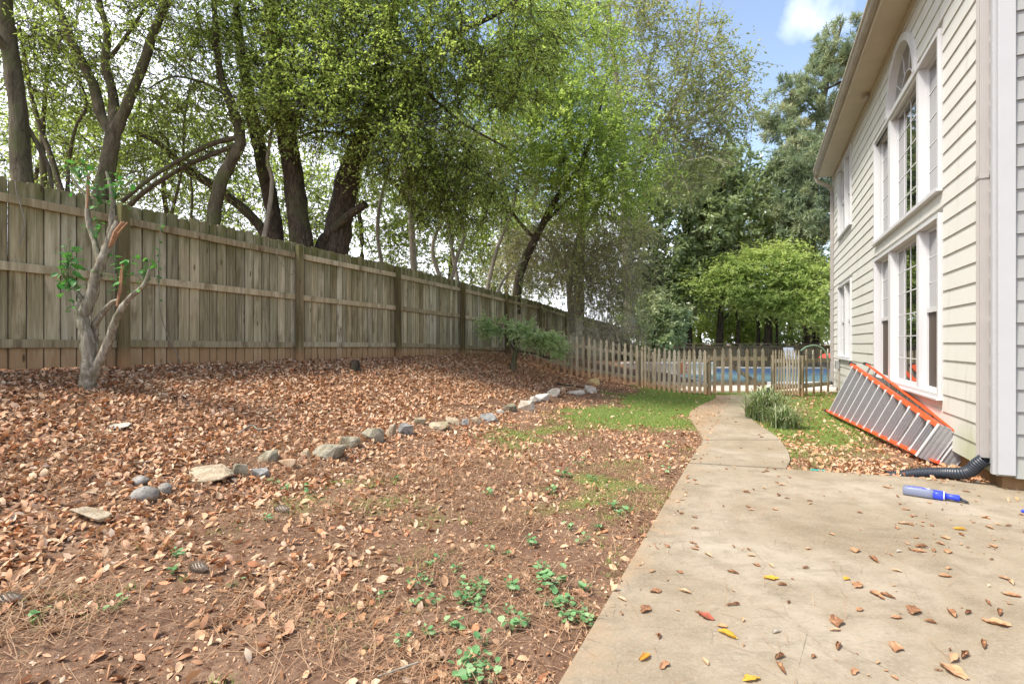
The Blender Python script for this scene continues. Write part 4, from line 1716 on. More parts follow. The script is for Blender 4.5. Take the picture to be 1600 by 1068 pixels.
pts_n = sample_ground(215000, (-8.0, 5.0), (0.9, 6.5), lambda X, Y: leaf_density(X, Y) * 0.72)
pts_f = sample_ground(230000, (-5.0, 8.0), (6.5, 15.5), lambda X, Y: leaf_density(X, Y) * np.interp(Y, [6.5, 15], [0.8, 0.45]))
for nm, pts, shp, lab in (('fallen_leaves', pts_n, None, 'brown and russet dead leaves carpeting the near bank and yard'), ('fallen_leaves', pts_f, FARLEAF, 'dead leaves covering the farther bank and yard up to the picket fence')):
    sz = 0.018 + 0.050 * RNG.random(len(pts)) ** 1.25 * np.where(RNG.random(len(pts)) < 0.08, 1.25, 1.0)
    if shp is not None:
        sz *= 1.15
    pts[:, 2] += RNG.uniform(0, 0.02, len(pts)) * np.clip(leaf_density(pts[:, 0], pts[:, 1]), 0, 1)
    tag(scatter_leaves(nm, pts, sz, M['litter'], 0.48, shape=shp), lab, 'fallen leaves', kind='stuff')

# broken leaf crumbs give the soil its grain
cr = sample_ground(150000, (-6.5, 3.6), (0.9, 7.5), lambda X, Y: np.where(w_of(X, Y) < 5.9, 0.55, 0.1))
tag(scatter_leaves('leaf_crumbs', cr, RNG.uniform(0.007, 0.022, len(cr)), M['litter'], 0.5, shape=CRUMB), 'crumbled dead leaf bits over the red soil', 'leaf crumbs', kind='stuff')

# pine straw
def straw(name, pts, lab, ln=(0.11, 0.21), wd=0.0011, yawc=None):
    n = len(pts)
    yaw = RNG.uniform(0, 6.28, n) if yawc is None else RNG.normal(yawc, 0.7, n)
    Ls = RNG.uniform(*ln, n)
    bend = RNG.normal(0, 0.05, n)
    t = np.array([-0.5, -0.17, 0.17, 0.5])
    P = np.zeros((n, 4, 3))
    ca, sa = np.cos(yaw), np.sin(yaw)
    s_ = t[None] * Ls[:, None]
    k_ = bend[:, None] * Ls[:, None] * (1 - 4 * t[None] ** 2)
    P[:, :, 0] = pts[:, None, 0] + ca[:, None] * s_ - sa[:, None] * k_
    P[:, :, 1] = pts[:, None, 1] + sa[:, None] * s_ + ca[:, None] * k_
    P[:, :, 2] = pts[:, None, 2] + 0.006 + RNG.uniform(0, 0.02, (n, 1)) + RNG.normal(0, 0.05, (n, 1)) * t[None]
    V_, F_ = ribbons(P, np.full((n, 4), wd), np.stack([-sa, ca, np.zeros(n)], -1))
    me = np_mesh(name, V_, F_, {'v': np.repeat(RNG.random(n), 8)})
    return tag(link(name, me, M['straw']), lab, 'pine needles', kind='stuff')


def straw_dens(X, Y):
    n = np.sin(X * 2.3 + 1.9 * np.sin(Y * 2.9)) * np.sin(Y * 3.1 + 2.4 * np.sin(X * 1.9)) * 0.5 + 0.5
    w = w_of(X, Y)
    return np.clip(n * 2.0 - 0.7, 0.05, 1) * np.clip(1.15 - 0.22 * (X + 1.5), 0.4, 1.3) * np.where((w > 0.8) & (w < 5.95), 1, 0.1)


sp_ = sample_ground(60000, (-5.5, 2.4), (0.9, 5.2), straw_dens)
straw('pine_straw', sp_, 'long brown pine needles lying across the yard', yawc=None)

# ------------------------------------------------------------------ grass and moss
M['grass'] = make_leaf_mat('grass_blade', [(0.09, 0.17, 0.035), (0.17, 0.29, 0.06), (0.26, 0.38, 0.085), (0.40, 0.43, 0.15)], 0.35, 0.5)


def blades(name, pts, h, wd, mat, lab, cat, lean=0.5):
    n = len(pts)
    yaw = RNG.uniform(0, 6.28, n)
    ln = np.abs(RNG.normal(0, lean, n))
    d = np.stack([np.cos(yaw), np.sin(yaw), np.zeros(n)], -1)
    s_ = np.stack([-np.sin(yaw), np.cos(yaw), np.zeros(n)], -1) * wd[:, None]
    up = np.array([0, 0, 1.0])
    b = pts
    mid = b + up * (h * 0.6)[:, None] + d * (h * ln * 0.35)[:, None]
    tip = b + up * (h * np.clip(1 - ln * 0.35, 0.3, 1))[:, None] + d * (h * ln)[:, None]
    V_ = np.stack([b - s_, b + s_, mid + s_ * 0.7, mid - s_ * 0.7, tip], 1).reshape(-1, 3)
    i0 = (np.arange(n) * 5)[:, None]
    F_ = np.concatenate([i0 + [0, 1, 2], i0 + [0, 2, 3], i0 + [3, 2, 4]])
    me = np_mesh(name, V_, F_, {'v': np.repeat(RNG.random(n), 5)})
    return tag(link(name, me, mat), lab, cat, kind='stuff')


gp_ = sample_ground(150000, (-2.5, 9), (5.0, 13.4), lambda X, Y: np.clip(grass_mask(X, Y) * 1.3 - 0.12, 0, 1) ** 1.2)
blades('grass', gp_, RNG.uniform(0.015, 0.05, len(gp_)), RNG.uniform(0.0015, 0.0035, len(gp_)), M['grass'], 'short patchy green grass beside the path and picket fence', 'grass', 0.7)
gp_ = sample_ground(2600, (-3, 2.2), (1.1, 6), lambda X, Y: np.where((w_of(X, Y) > 3.3), 0.7 * (np.sin(X * 5.3 + 2 * np.sin(Y * 3.7)) * np.sin(Y * 4.9) > 0.45), 0.0))
gp_ = np.repeat(gp_, 7, axis=0) + np.concatenate([RNG.normal(0, 0.02, (len(gp_) * 7, 2)), np.zeros((len(gp_) * 7, 1))], 1)
ok = np.array([not on_slab(q[0], q[1]) for q in gp_])
gp_ = gp_[ok]
blades('sparse_grass', gp_, RNG.uniform(0.015, 0.045, len(gp_)), RNG.uniform(0.001, 0.002, len(gp_)), M['grass'], 'thin grass wisps coming up through the leaves in the near yard', 'grass', 0.8)

# ------------------------------------------------------------------ small green weeds
M['weed'] = make_leaf_mat('weed_leaf', [(0.07, 0.17, 0.06), (0.13, 0.27, 0.10), (0.20, 0.36, 0.15), (0.29, 0.43, 0.21)], 0.2, 0.5)


def weed_mesh(nl, r, ls):
    Vs, Fs, vv = [], [], []
    Vl = np.array([(0, 0, 0), (0.35, 0.40, 0.10), (0.8, 0.34, 0.08), (1, 0, 0), (0.8, -0.34, 0.08), (0.35, -0.40, 0.10), (0.5, 0, 0.0)])
    Fl = np.array([(0, 6, 1), (1, 6, 2), (2, 6, 3), (3, 6, 4), (4, 6, 5), (5, 6, 0)])
    for i in range(nl):
        yaw = random.uniform(0, 6.28)
        rr = r * math.sqrt(random.random())
        s_ = ls * random.uniform(0.55, 1.15)
        R = rot_mats(np.array([random.uniform(0, 6.28)]), np.array([random.uniform(-0.5, 0.25)]), np.array([random.gauss(0, 0.3)]))[0]
        P = (Vl * s_) @ R.T + np.array([math.cos(yaw) * rr, math.sin(yaw) * rr, random.uniform(0.012, 0.05)])
        Fs.append(Fl + len(Vl) * i)
        Vs.append(P)
        vv.append(np.full(len(Vl), random.random()))
    # stalks
    return np_mesh('leaves', np.concatenate(Vs), np.concatenate(Fs), {'v': np.concatenate(vv)})


def weed_stalks(r):
    P = []
    for i in range(5):
        th = random.uniform(0, 6.28)
        P.append([(0, 0, -0.01), (math.cos(th) * r * 0.4, math.sin(th) * r * 0.4, 0.025), (math.cos(th) * r * 0.8, math.sin(th) * r * 0.8, 0.03)])
    V_, F_ = tubes(np.array(P), np.full((5, 3), 0.0012), 3)
    return np_mesh('stalks', V_, F_, {'v': np.full(len(V_), 0.3)})


wm = [(weed_mesh(random.choice((6, 8, 10)), 0.035, 0.03), weed_stalks(0.035)) for k in range(5)]
wb = [(weed_mesh(34, 0.075, 0.032), weed_stalks(0.07)) for k in range(3)]


def put_weed(px, py, meshes, label, grp, s_=1.0):
    q = ground_at(px, py)
    t = thing('weed', label, 'weed', (q.x, q.y, q.z), random.uniform(0, 6.28), grp)
    t.scale = (s_, s_, s_)
    lm, sm_ = random.choice(meshes)
    tag(link('leaves', lm, M['weed'], t), kind='stuff')
    link('stalks', sm_, M['weed'], t)


for (px, py, s_) in [(669, 914, 1), (653, 946, .9), (683, 944, 1.1), (722, 946, 1.1), (800, 926, 1.2), (800, 985, 1.3), (822, 975, .8), (759, 1012, 1.2), (748, 1036, 1.1), (628, 1009, 1), (769, 864, 1), (830, 853, 1.1),
                     (909, 850, 1.1), (890, 828, 1.1), (936, 830, 1.1), (955, 795, 1.3), (968, 806, 1.2), (981, 803, 1.4), (714, 893, .9), (673, 886, 1), (690, 881, 1), (708, 985, 1.1), (670, 995, .8), (756, 960, .9), (647, 917, .8),
                     (915, 925, 1.2), (797, 962, .8), (868, 950, .9), (884, 970, .9), (795, 870, .9), (620, 750, .9), (430, 757, 1), (444, 768, 1), (475, 770, 1.3), (418, 815, .9), (278, 872, .9), (268, 898, 1), (366, 918, .8), (178, 954, 1),
                     (62, 968, .9), (600, 935, .8), (660, 905, .7), (850, 890, .9), (1043, 740, 1.3), (1046, 700, 1.5), (1015, 715, 1.3), (880, 745, 1.5), (905, 728, 1.6), (930, 752, 1.5), (860, 770, 1.2), (990, 770, 1.2), (760, 775, 1.1)]:
    put_weed(px, py, wm, 'small green round-leaved weed growing up through the dead leaves', 'small weeds in the yard', s_)
for (px, py, s_, lb) in [(741, 924, 1.1, 'dense leafy weed clump left of the patio edge, middle of the near yard'),
                         (736, 942, .9, 'smaller leafy weed clump touching the front of the middle clump'),
                         (862, 915, 1.35, 'widest leafy weed clump nearest the patio edge'),
                         (872, 948, 1.05, 'ragged leafy weed clump just in front of the widest one'),
                         (908, 972, .95, 'leafy weed leaning onto the concrete edge'),
                         (740, 1060, 1.15, 'leafy weed clump cut by the bottom of the photograph')]:
    put_weed(px, py, wb, lb, 'leafy weed clumps', s_)

# ------------------------------------------------------------------ pine cones, sticks, stump
M['cone'] = plain('pine_cone_scale', (0.42, 0.35, 0.27), 0.85, 0.2, var=0.4, scale=40)


def pine_cone(px, py, rz, label):
    q = ground_at(px, py)
    t = thing('pine_cone', label, 'pine cone', (q.x, q.y, q.z + 0.022), rz)
    bm = bmesh.new()
    bmesh.ops.create_uvsphere(bm, u_segments=10, v_segments=8, radius=1, matrix=Matrix.Diagonal((0.05, 0.02, 0.02, 1)))
    from_bm('core', bm, M['cone'], t, smooth=True)
    bm = bmesh.new()
    n = 90
    for i in range(n):
        u = i / n
        x = -0.05 + 0.10 * u
        r = 0.027 * math.sin(math.pi * min(1, u * 0.85 + 0.12)) ** 0.7
        th = i * 2.39996
        c_ = Vector((x, math.cos(th) * r, math.sin(th) * r))
        out = Vector((0.45, math.cos(th), math.sin(th))).normalized()
        sd_ = Vector((0, -math.sin(th), math.cos(th)))
        vs = [bm.verts.new(c_ - out * 0.012 - sd_ * 0.003), bm.verts.new(c_ - out * 0.012 + sd_ * 0.003), bm.verts.new(c_ + sd_ * 0.0065), bm.verts.new(c_ + out * 0.006), bm.verts.new(c_ - sd_ * 0.0065)]
        bm.faces.new(vs)
    tag(from_bm('scales', bm, M['cone'], t), kind='stuff')


pine_cone(310, 892, -0.3, 'open grey pine cone in the middle of the lower left leaves')
pine_cone(12, 943, 0.2, 'open pine cone at the left edge of the photograph')
pine_cone(440, 800, -0.15, 'brown pine cone on bare soil below the rounded olive stone')
pine_cone(428, 716, 0.9, 'pine cone tucked among leaves near the stone border')


def stick(pts, r, m, label):
    c = [ground_at(px, py) + Vector((0, 0, h)) for px, py, h in pts]
    me = tube_mesh('stick', [(c, [r] * (len(c) - 1) + [r * 0.5])], 6, 0.06)
    tag(link('stick', me, m), label, 'stick')


stick([(870, 603, .05), (893, 605, .04), (913, 608, .05)], 0.022, M['bark_dark'], 'dark stick lying on the bank above the last border stones')
stick([(180, 726, .02), (215, 729, .03), (250, 723, .02)], 0.006, M['bark_pale'], 'thin pale twig lying among leaves at the left of the border')
stick([(590, 1066, .02), (640, 1052, .03), (655, 1046, .03)], 0.004, M['bark_pale'], 'thin pale twig on the soil at the bottom of the photograph')
stick([(368, 684, .02), (392, 672, .05), (405, 676, .03), (428, 671, .03)], 0.008, M['bark_pale'], 'forked grey twig on the leafy bank above the stones')
q = ground_at(555, 580)
bm = bmesh.new()
bmesh.ops.create_cone(bm, cap_ends=True, segments=12, radius1=0.09, radius2=0.055, depth=0.22, matrix=Matrix.Translation((0, 0, 0.07)))
bmesh.ops.subdivide_edges(bm, edges=list(bm.edges), cuts=2)
for v in bm.verts:
    v.co += Vector(noise.noise_vector(v.co * 14)) * 0.022
o = from_bm('tree_stump', bm, M['bark_dark'])
o.location = q
tag(o, 'small rotten tree stump on the leafy bank below the board fence', 'stump')

# ------------------------------------------------------------------ leaves on the concrete, one by one
dry = []
DRYV = [0.02, 0.08, 0.13, 0.24, 0.05, 0.36, 0.16, 0.10, 0.48, 0.03]
for k in range(10):
    rs_ = random.Random(40 + k)
    nu, nv = 8, 5
    curl = rs_.choice((0.8, 1.3, 1.8, 2.4))
    bend = rs_.uniform(-0.2, 1.1)
    twist = rs_.uniform(-0.9, 0.9)
    asp = rs_.uniform(0.42, 0.72)
    P = []
    for i in range(nu):
        u = i / (nu - 1)
        w_ = asp * 0.5 * math.sin(math.pi * min(1, u * 0.94 + 0.03)) ** 0.75 * (1 + 0.12 * rs_.uniform(-1, 1))
        for j in range(nv):
            v_ = (j / (nv - 1) - 0.5) * 2
            th_ = v_ * curl * 0.9
            y_ = math.sin(th_) / max(curl * 0.9, 0.3) * w_
            z_ = (1 - math.cos(th_)) / max(curl * 0.9, 0.3) * w_ + bend * 0.28 * (u - 0.5) ** 2
            a_ = twist * (u - 0.5)
            edge_ = 1 + (0.28 * rs_.uniform(-1, 1) if j in (0, nv - 1) else 0)
            y_ *= edge_
            P.append((u - 0.5 + 0.03 * rs_.uniform(-1, 1), y_ * math.cos(a_) - z_ * math.sin(a_), y_ * math.sin(a_) + z_ * math.cos(a_) + 0.04 * rs_.uniform(-1, 1)))
    P = np.array(P)
    P[:, 2] -= P[:, 2].min()
    Fq = [(i * nv + j, (i + 1) * nv + j, (i + 1) * nv + j + 1, i * nv + j + 1) for i in range(nu - 1) for j in range(nv - 1)]
    me = np_mesh('dry_leaf', P, np.array(Fq), {'v': np.clip(DRYV[k] + RNG.normal(0, 0.07, len(P)), 0, 1)}, smooth=True)
    me.materials.append(M['litter'])
    dry.append(me)


def one_leaf(name, px, py, s_, label, grp=None, m=None, rz=None, meshes=None):
    Y = EYE * 800 / (py - 537)
    X = (px - 800) / 800 * Y
    me = random.choice(dry)
    if m:
        me = me.copy()
        me.materials.clear()
        me.materials.append(m)
    o = bpy.data.objects.new(name, me)
    COL.objects.link(o)
    o.location = (X, Y, 0.0075 if Y > 6.3 else 0.0035)
    o.rotation_euler = (0, 0, random.uniform(0, 6.28) if rz is None else rz)
    s_ *= 0.86
    o.scale = (s_, s_, s_)
    tag(o, label, 'leaf', grp)


DRYL = 'dry curled brown leaf lying on the concrete'
DG = 'dry brown leaves on the patio and path'
cnt = 0
for (px, py, s_) in [(1042, 853, .06), (1083, 849, .06), (1086, 858, .05), (1146, 854, .05), (1170, 859, .05), (1335, 860, .09), (1365, 875, .09), (1300, 835, .04), (1440, 855, .08), (1437, 861, .07), (1263, 858, .05),
                     (1145, 895, .07), (1182, 883, .05), (1205, 884, .06), (1259, 888, .05), (1062, 894, .05), (1070, 925, .07), (1009, 953, .09), (1307, 972, .11), (1305, 985, .06), (1428, 955, .11), (1487, 959, .09), (1513, 958, .07),
                     (1562, 958, .09), (1476, 900, .07), (1340, 915, .09), (1370, 930, .10), (1386, 932, .08), (1310, 1011, .07), (1335, 1050, .06), (1220, 1045, .08), (1399, 1012, .09), (1537, 1008, .09), (1490, 1030, .09), (1508, 1025, .09),
                     (1490, 1050, .11), (1560, 975, .10), (1540, 970, .05), (1580, 910, .08), (1572, 905, .07), (1600 - 20, 930, .08), (1343, 953, .05), (1266, 787, .06), (1265, 783, .05), (1230, 779, .05), (1130, 791, .05), (1174, 797, .05),
                     (1211, 796, .05), (1085, 808, .05), (1193, 738, .06), (1216, 744, .06), (1221, 758, .07), (1166, 769, .07), (1177, 765, .05), (1135, 733, .06), (1030, 995, .05), (1038, 1040, .07), (1102, 1035, .05), (1150, 945, .05)]:
    one_leaf('dry_leaf', px, py, s_, DRYL, DG)
    cnt += 1
rs = random.Random(5)
while cnt < 250:
    r_ = rs.random()
    if r_ < 0.45:
        px, py = rs.uniform(1380, 1610), rs.uniform(752, 870) if rs.random() < 0.8 else rs.uniform(760, 1060)
    elif r_ < 0.75:
        px, py = rs.uniform(1080, 1240), rs.uniform(622, 760)
    else:
        px, py = rs.uniform(950, 1600), rs.uniform(760, 1066)
    Y = EYE * 800 / (py - 537)
    X = (px - 800) / 800 * Y
    if not on_slab(X, Y):
        continue
    if rs.random() < 0.03:
        continue
    one_leaf('dry_leaf', px, py, 0.018 + 0.055 * rs.random() ** 1.8, DRYL, DG)
    cnt += 1
M['leaf_red'] = make_leaf_mat('red_brown_leaf', [(0.32, 0.085, 0.05), (0.36, 0.10, 0.06)], 0.1, 0.5)
M['leaf_white'] = make_leaf_mat('bleached_leaf', [(0.62, 0.55, 0.47), (0.68, 0.60, 0.52)], 0.1, 0.6)
one_leaf('red_leaf', 1103, 964, .085, 'smooth reddish-brown leaf lying alone near the yard edge of the patio', m=M['leaf_red'], rz=2.3)
one_leaf('yellow_leaf', 1136, 993, .09, 'largest amber and yellow leaf near the bottom middle of the patio', m=M['litter_yellow'], rz=2.4)
one_leaf('yellow_leaf', 1008, 1029, .075, 'yellow leaf near where the patio edge leaves the bottom of the picture', m=M['litter_yellow'], rz=0.6)
one_leaf('yellow_leaf', 1174, 1062, .08, 'orange-yellow leaf cut by the bottom edge of the picture', m=M['litter_yellow'], rz=0.2)
one_leaf('yellow_leaf', 1205, 904, .085, 'flat amber leaf in the middle of the patio', m=M['litter_yellow'], rz=-0.1)
one_leaf('yellow_leaf', 1323, 905, .05, 'small bright yellow leaf right of the flat amber leaf', m=M['litter_yellow'], rz=0.5)
one_leaf('orange_leaf', 1500, 828, .08, 'orange leaf lying below the blue-handled tool', m=M['litter_yellow'], rz=-0.4)
one_leaf('pale_leaf', 1213, 988, .06, 'bleached whitish leaf right of the largest amber leaf', m=M['leaf_white'], rz=0.4)
one_leaf('pale_leaf', 1405, 862, .045, 'small bleached pinkish leaf in the middle right of the patio', m=M['leaf_white'], rz=0.1)

nd = sample_ground(1500, (0.2, 4.5), (1.7, 4.2), lambda X, Y: np.clip(1.1 - (w_of(X, Y) - 5.9) * 0.55, 0.1, 1) * 0.55, slab=True)
nd = nd[[on_slab(q[0], q[1]) for q in nd]]
nd[:, 2] = 0.0
straw('loose_pine_needles', nd, 'single brown pine needles strewn on the concrete patio', (0.07, 0.15), 0.0008)
cp = sample_ground(2600, (0.2, 7.5), (1.7, 11.5), lambda X, Y: np.where(Y > 3.8, 0.35, 0.12) + 0 * X, slab=True)
cp = cp[[on_slab(q[0], q[1]) for q in cp]]
cp[:, 2] = 0.004
tag(scatter_leaves('patio_leaf_crumbs', cp, RNG.uniform(0.006, 0.02, len(cp)), M['litter'], 0.3, shape=CRUMB), 'tiny leaf bits scattered over the concrete', 'leaf crumbs', kind='stuff')

ed = sample_ground(26000, (-0.5, 7.2), (1.4, 11.5), lambda X, Y: np.where(w_of(X, Y) < 5.98, 0.30, 0) + np.where((Y + 0.36 * X > 5.72) & (X > 2.8) & (Y < 4.95), 0.16, 0) + np.where((X > 3.3) & (Y > 3.2) & (Y < 4.5), 0.03, 0), slab=True)
ed = ed[[on_slab(q[0], q[1]) for q in ed]]
ed[:, 2] = 0.004
tag(scatter_leaves('edge_leaves', ed, 0.014 + 0.045 * RNG.random(len(ed)) ** 1.5, M['litter'], 0.4), 'small dead leaves drifted along the edges of the concrete', 'fallen leaves', kind='stuff')

# ------------------------------------------------------------------ lily turf clumps by the path
M['turf'] = make_leaf_mat('lily_turf_blade', [(0.06, 0.10, 0.03), (0.14, 0.21, 0.06), (0.27, 0.33, 0.13), (0.52, 0.53, 0.36), (0.10, 0.16, 0.05)], 0.25, 0.45)


def arching(name, n, r, h, label, loc, grp):
    yaw = RNG.uniform(0, 6.28, n)
    rad = r * RNG.uniform(0.25, 1.25, n)
    hh = h * RNG.uniform(0.45, 1.15, n) * (1.15 - 0.35 * rad / (1.25 * r))
    base = np.stack([RNG.normal(0, r * 0.22, n), RNG.normal(0, r * 0.22, n), np.zeros(n)], -1)
    K = 6
    t = np.linspace(0, 1, K)
    C = np.zeros((n, K, 3))
    C[:, :, 0] = base[:, None, 0] + np.cos(yaw)[:, None] * rad[:, None] * t[None] ** 1.3
    C[:, :, 1] = base[:, None, 1] + np.sin(yaw)[:, None] * rad[:, None] * t[None] ** 1.3
    C[:, :, 2] = hh[:, None] * (2.3 * t - 1.55 * t * t)[None] 
    s_ = np.stack([-np.sin(yaw), np.cos(yaw), np.zeros(n)], -1)
    wd = (0.0075 * RNG.uniform(0.6, 1.3, n))[:, None] * (1 - t[None] ** 2 * 0.9)
    A_ = C - s_[:, None, :] * wd[:, :, None]
    B_ = C + s_[:, None, :] * wd[:, :, None]
    V_ = np.stack([A_, B_], 2).reshape(-1, 3)
    idx = np.arange(n * K * 2).reshape(n, K, 2)
    F_ = np.stack([idx[:, :-1, 0], idx[:, :-1, 1], idx[:, 1:, 1], idx[:, 1:, 0]], -1).reshape(-1, 4)
    me = np_mesh('blades', V_, F_, {'v': np.repeat(RNG.random(n), K * 2)})
    t_ = thing(name, label, 'plant', loc, 0, grp)
    tag(link('blades', me, M['turf'], t_), kind='stuff')
    return t_


q = ground_at(1196, 656)
arching('lily_turf', 620, 0.50, 0.56, 'larger silver-green lily turf clump arching over the path edge', q, 'lily turf clumps')
q = ground_at(1227, 668)
arching('lily_turf', 320, 0.34, 0.36, 'smaller darker lily turf clump behind right of the large one', q, 'lily turf clumps')

# ------------------------------------------------------------------ trees
def make_tree(name, label, cat, base, limbs, targets, bark, leafm, twig=(0.35, 0.7), ntw=5, lpt=12, leaf=(0.05, 0.025), droop=0.3,
              spread=0.5, group=None, k=8, tube_rough=0.05, twig_r=0.004, upbias=0.15, needles=False, flat=0.0, crown='foliage', fill=0.5, girth=0.85):
    base = Vector(base)
    root = thing(name, label, cat, base, 0, group)
    bl = [([Vector(p) - base for p in pts], [r_ * girth for r_ in rad]) for pts, rad in limbs]
    tr = link('trunk', tube_mesh('trunk', bl[:1], k + 2, tube_rough), bark, root)
    if len(bl) > 1:
        for lb in bl[1:]:
            if lb[1][0] > 0.035:
                link('limb', tube_mesh('limb', [lb], k, tube_rough), bark, root)
        thin = [lb for lb in bl[1:] if lb[1][0] <= 0.035]
        if thin:
            for lb in thin:
                link('limb', tube_mesh('limb', [lb], 6, tube_rough), bark, root)
    # nodes where branches may start
    NP, NR = [], []
    for pts, rad in bl:
        c = catmull(pts, 4)
        r = np.interp(np.linspace(0, len(pts) - 1, len(c)), np.arange(len(pts)), rad)
        for i, p in enumerate(c):
            if i > len(c) * 0.25:
                NP.append(list(p))
                NR.append(r[i])
    if len(targets) == 0:
        return root
    NP, NR = np.array(NP), np.array(NR)
    T = np.array(targets, float) - np.array(list(base))
    dist = np.array([np.min(np.linalg.norm(NP - t, axis=1)) for t in T])
    T = T[np.argsort(dist)]
    BP, BR = [], []
    for t in T:
        d = np.linalg.norm(NP - t, axis=1)
        cost = d + 0.5 * np.maximum(0, NP[:, 2] - t[2])
        j = int(np.argmin(cost))
        s = NP[j]
        L_ = d[j]
        if L_ < 0.05:
            continue
        mid = (s + t) / 2 + RNG.normal(0, 0.10, 3) * L_ + np.array([0, 0, upbias * L_])
        u = np.linspace(0, 1, 7)[:, None]
        P = (1 - u) ** 2 * s + 2 * u * (1 - u) * mid + u * u * t
        P[1:-1] += RNG.normal(0, 0.02, (5, 3)) * L_
        r0 = min(NR[j] * 0.65, 0.006 + 0.014 * L_)
        R = np.linspace(r0, max(0.004, r0 * 0.3), 7)
        BP.append(P)
        BR.append(R)
        NP = np.concatenate([NP, P[2:]])
        NR = np.concatenate([NR, R[2:]])
    BP, BR = np.array(BP), np.array(BR)
    V_, F_ = tubes(BP, BR, 4 if base.y > 19 else 5)
    parts = [(V_, F_)]
    # twigs around each branch end and along the outer half of the branch
    nb = len(BP)
    src = np.repeat(np.arange(nb), ntw)
    pos_i = np.where(RNG.random(len(src)) < fill, 6, RNG.integers(2, 7, len(src)))
    S = BP[src, pos_i]
    bd = BP[src, 6] - BP[src, 3]
    bd /= np.linalg.norm(bd, axis=1, keepdims=True) + 1e-6
    Dv = bd * 0.6 + RNG.normal(0, spread, (len(src), 3))
    Dv[:, 2] *= (1 - flat)
    Dv /= np.linalg.norm(Dv, axis=1, keepdims=True) + 1e-6
    Ls = RNG.uniform(*twig, len(src))
    u = np.array([0, 0.33, 0.66, 1.0])
    TP = S[:, None, :] + Dv[:, None, :] * (u[None, :, None] * Ls[:, None, None])
    TP[:, :, 2] -= droop * Ls[:, None] * (u ** 2)[None]
    TP[:, 1:3] += RNG.normal(0, 0.03, (len(src), 2, 3)) * Ls[:, None, None]
    far = base.y > 19
    if far:
        rs_ = RNG.normal(0, 1, (len(src), 3))
        sv = np.cross(rs_, Dv)
        sv /= np.linalg.norm(sv, axis=1, keepdims=True) + 1e-6
        V_, F_ = ribbons(TP[:, [0, 3]], np.repeat((twig_r * np.array([1, 0.5]))[None], len(src), 0), sv)
    else:
        V_, F_ = tubes(TP[:, [0, 2, 3]], np.repeat((twig_r * np.array([1, 0.7, 0.4]))[None], len(src), 0), 3)
    parts.append((V_, F_))
    V_, F_ = join_parts(parts)
    tag(link('branches', np_mesh('branches', V_, F_, smooth=True), bark, root), kind='stuff')
    # leaves
    n = len(src) * lpt
    ti = np.repeat(np.arange(len(src)), lpt)
    uu = RNG.uniform(0.12, 1.0, n) if not needles else RNG.uniform(0.55, 1.0, n)
    seg = np.clip((uu * 3).astype(int), 0, 2)
    fr = (uu * 3 - seg)[:, None]
    Pq = TP[ti, seg] * (1 - fr) + TP[ti, seg + 1] * fr
    td = TP[ti, 3] - TP[ti, 0]
    td /= np.linalg.norm(td, axis=1, keepdims=True) + 1e-6
    rv = RNG.normal(0, 1, (n, 3))
    if needles:
        ld = td * 0.5 + rv * 0.6
    else:
        ld = td * 0.55 + rv * np.array([0.7, 0.7, 0.45]) - np.array([0, 0, 0.25])
    ld /= np.linalg.norm(ld, axis=1, keepdims=True) + 1e-6
    up = RNG.normal(0, 0.55, (n, 3)) + np.array([0, 0, 1.0])
    sd_ = np.cross(ld, up)
    sd_ /= np.linalg.norm(sd_, axis=1, keepdims=True) + 1e-6
    sc_ = RNG.uniform(0.6, 1.25, n)[:, None]
    ll, lw = leaf[0] * sc_, leaf[1] * sc_
    a_ = Pq
    b_ = Pq + ld * ll * 0.45 + sd_ * lw * 0.5
    c_ = Pq + ld * ll
    d_ = Pq + ld * ll * 0.45 - sd_ * lw * 0.5
    V_ = np.stack([a_, b_, c_, d_], 1).reshape(-1, 3)
    F_ = np.arange(n * 4).reshape(n, 4)
    # leaves of one spray share a tone, with some scatter
    tone = RNG.random(nb)[src[ti]] * 0.45 + RNG.random(len(src))[ti] * 0.25 + RNG.random(n) * 0.3
    me = np_mesh(crown, V_, F_, {'v': np.repeat(np.clip(tone, 0, 1), 4)})
    tag(link(crown, me, leafm, root), kind='stuff')
    return root


def blob(px, py, Y, rx, ry, rY, n, shell=0.0):
    c = at(px, py, Y)
    k = Y / 800
    out = []
    tries = 0
    while len(out) < n and tries < n * 60:
        tries += 1
        v = RNG.uniform(-1, 1, 3)
        d = np.linalg.norm(v)
        if d > 1 or d < shell:
            continue
        q = (c.x + v[0] * rx * k, c.y + v[1] * rY, c.z + v[2] * ry * k)
        if q[2] < tz(q[0], q[1]) + 0.3:
            continue
        # keep crowns on the far side of the fence and off the house
        w = w_of(q[0], q[1])
        if q[2] < 3.0 and -0.4 < w < 8 and q[1] < 14.2:
            continue
        if w > 7.4 and q[1] < 14.2:
            continue
        out.append(q)
    return out


def limb(pts, radii):
    """pts: (px, py, Y)"""
    return ([at(*p) for p in pts], radii)


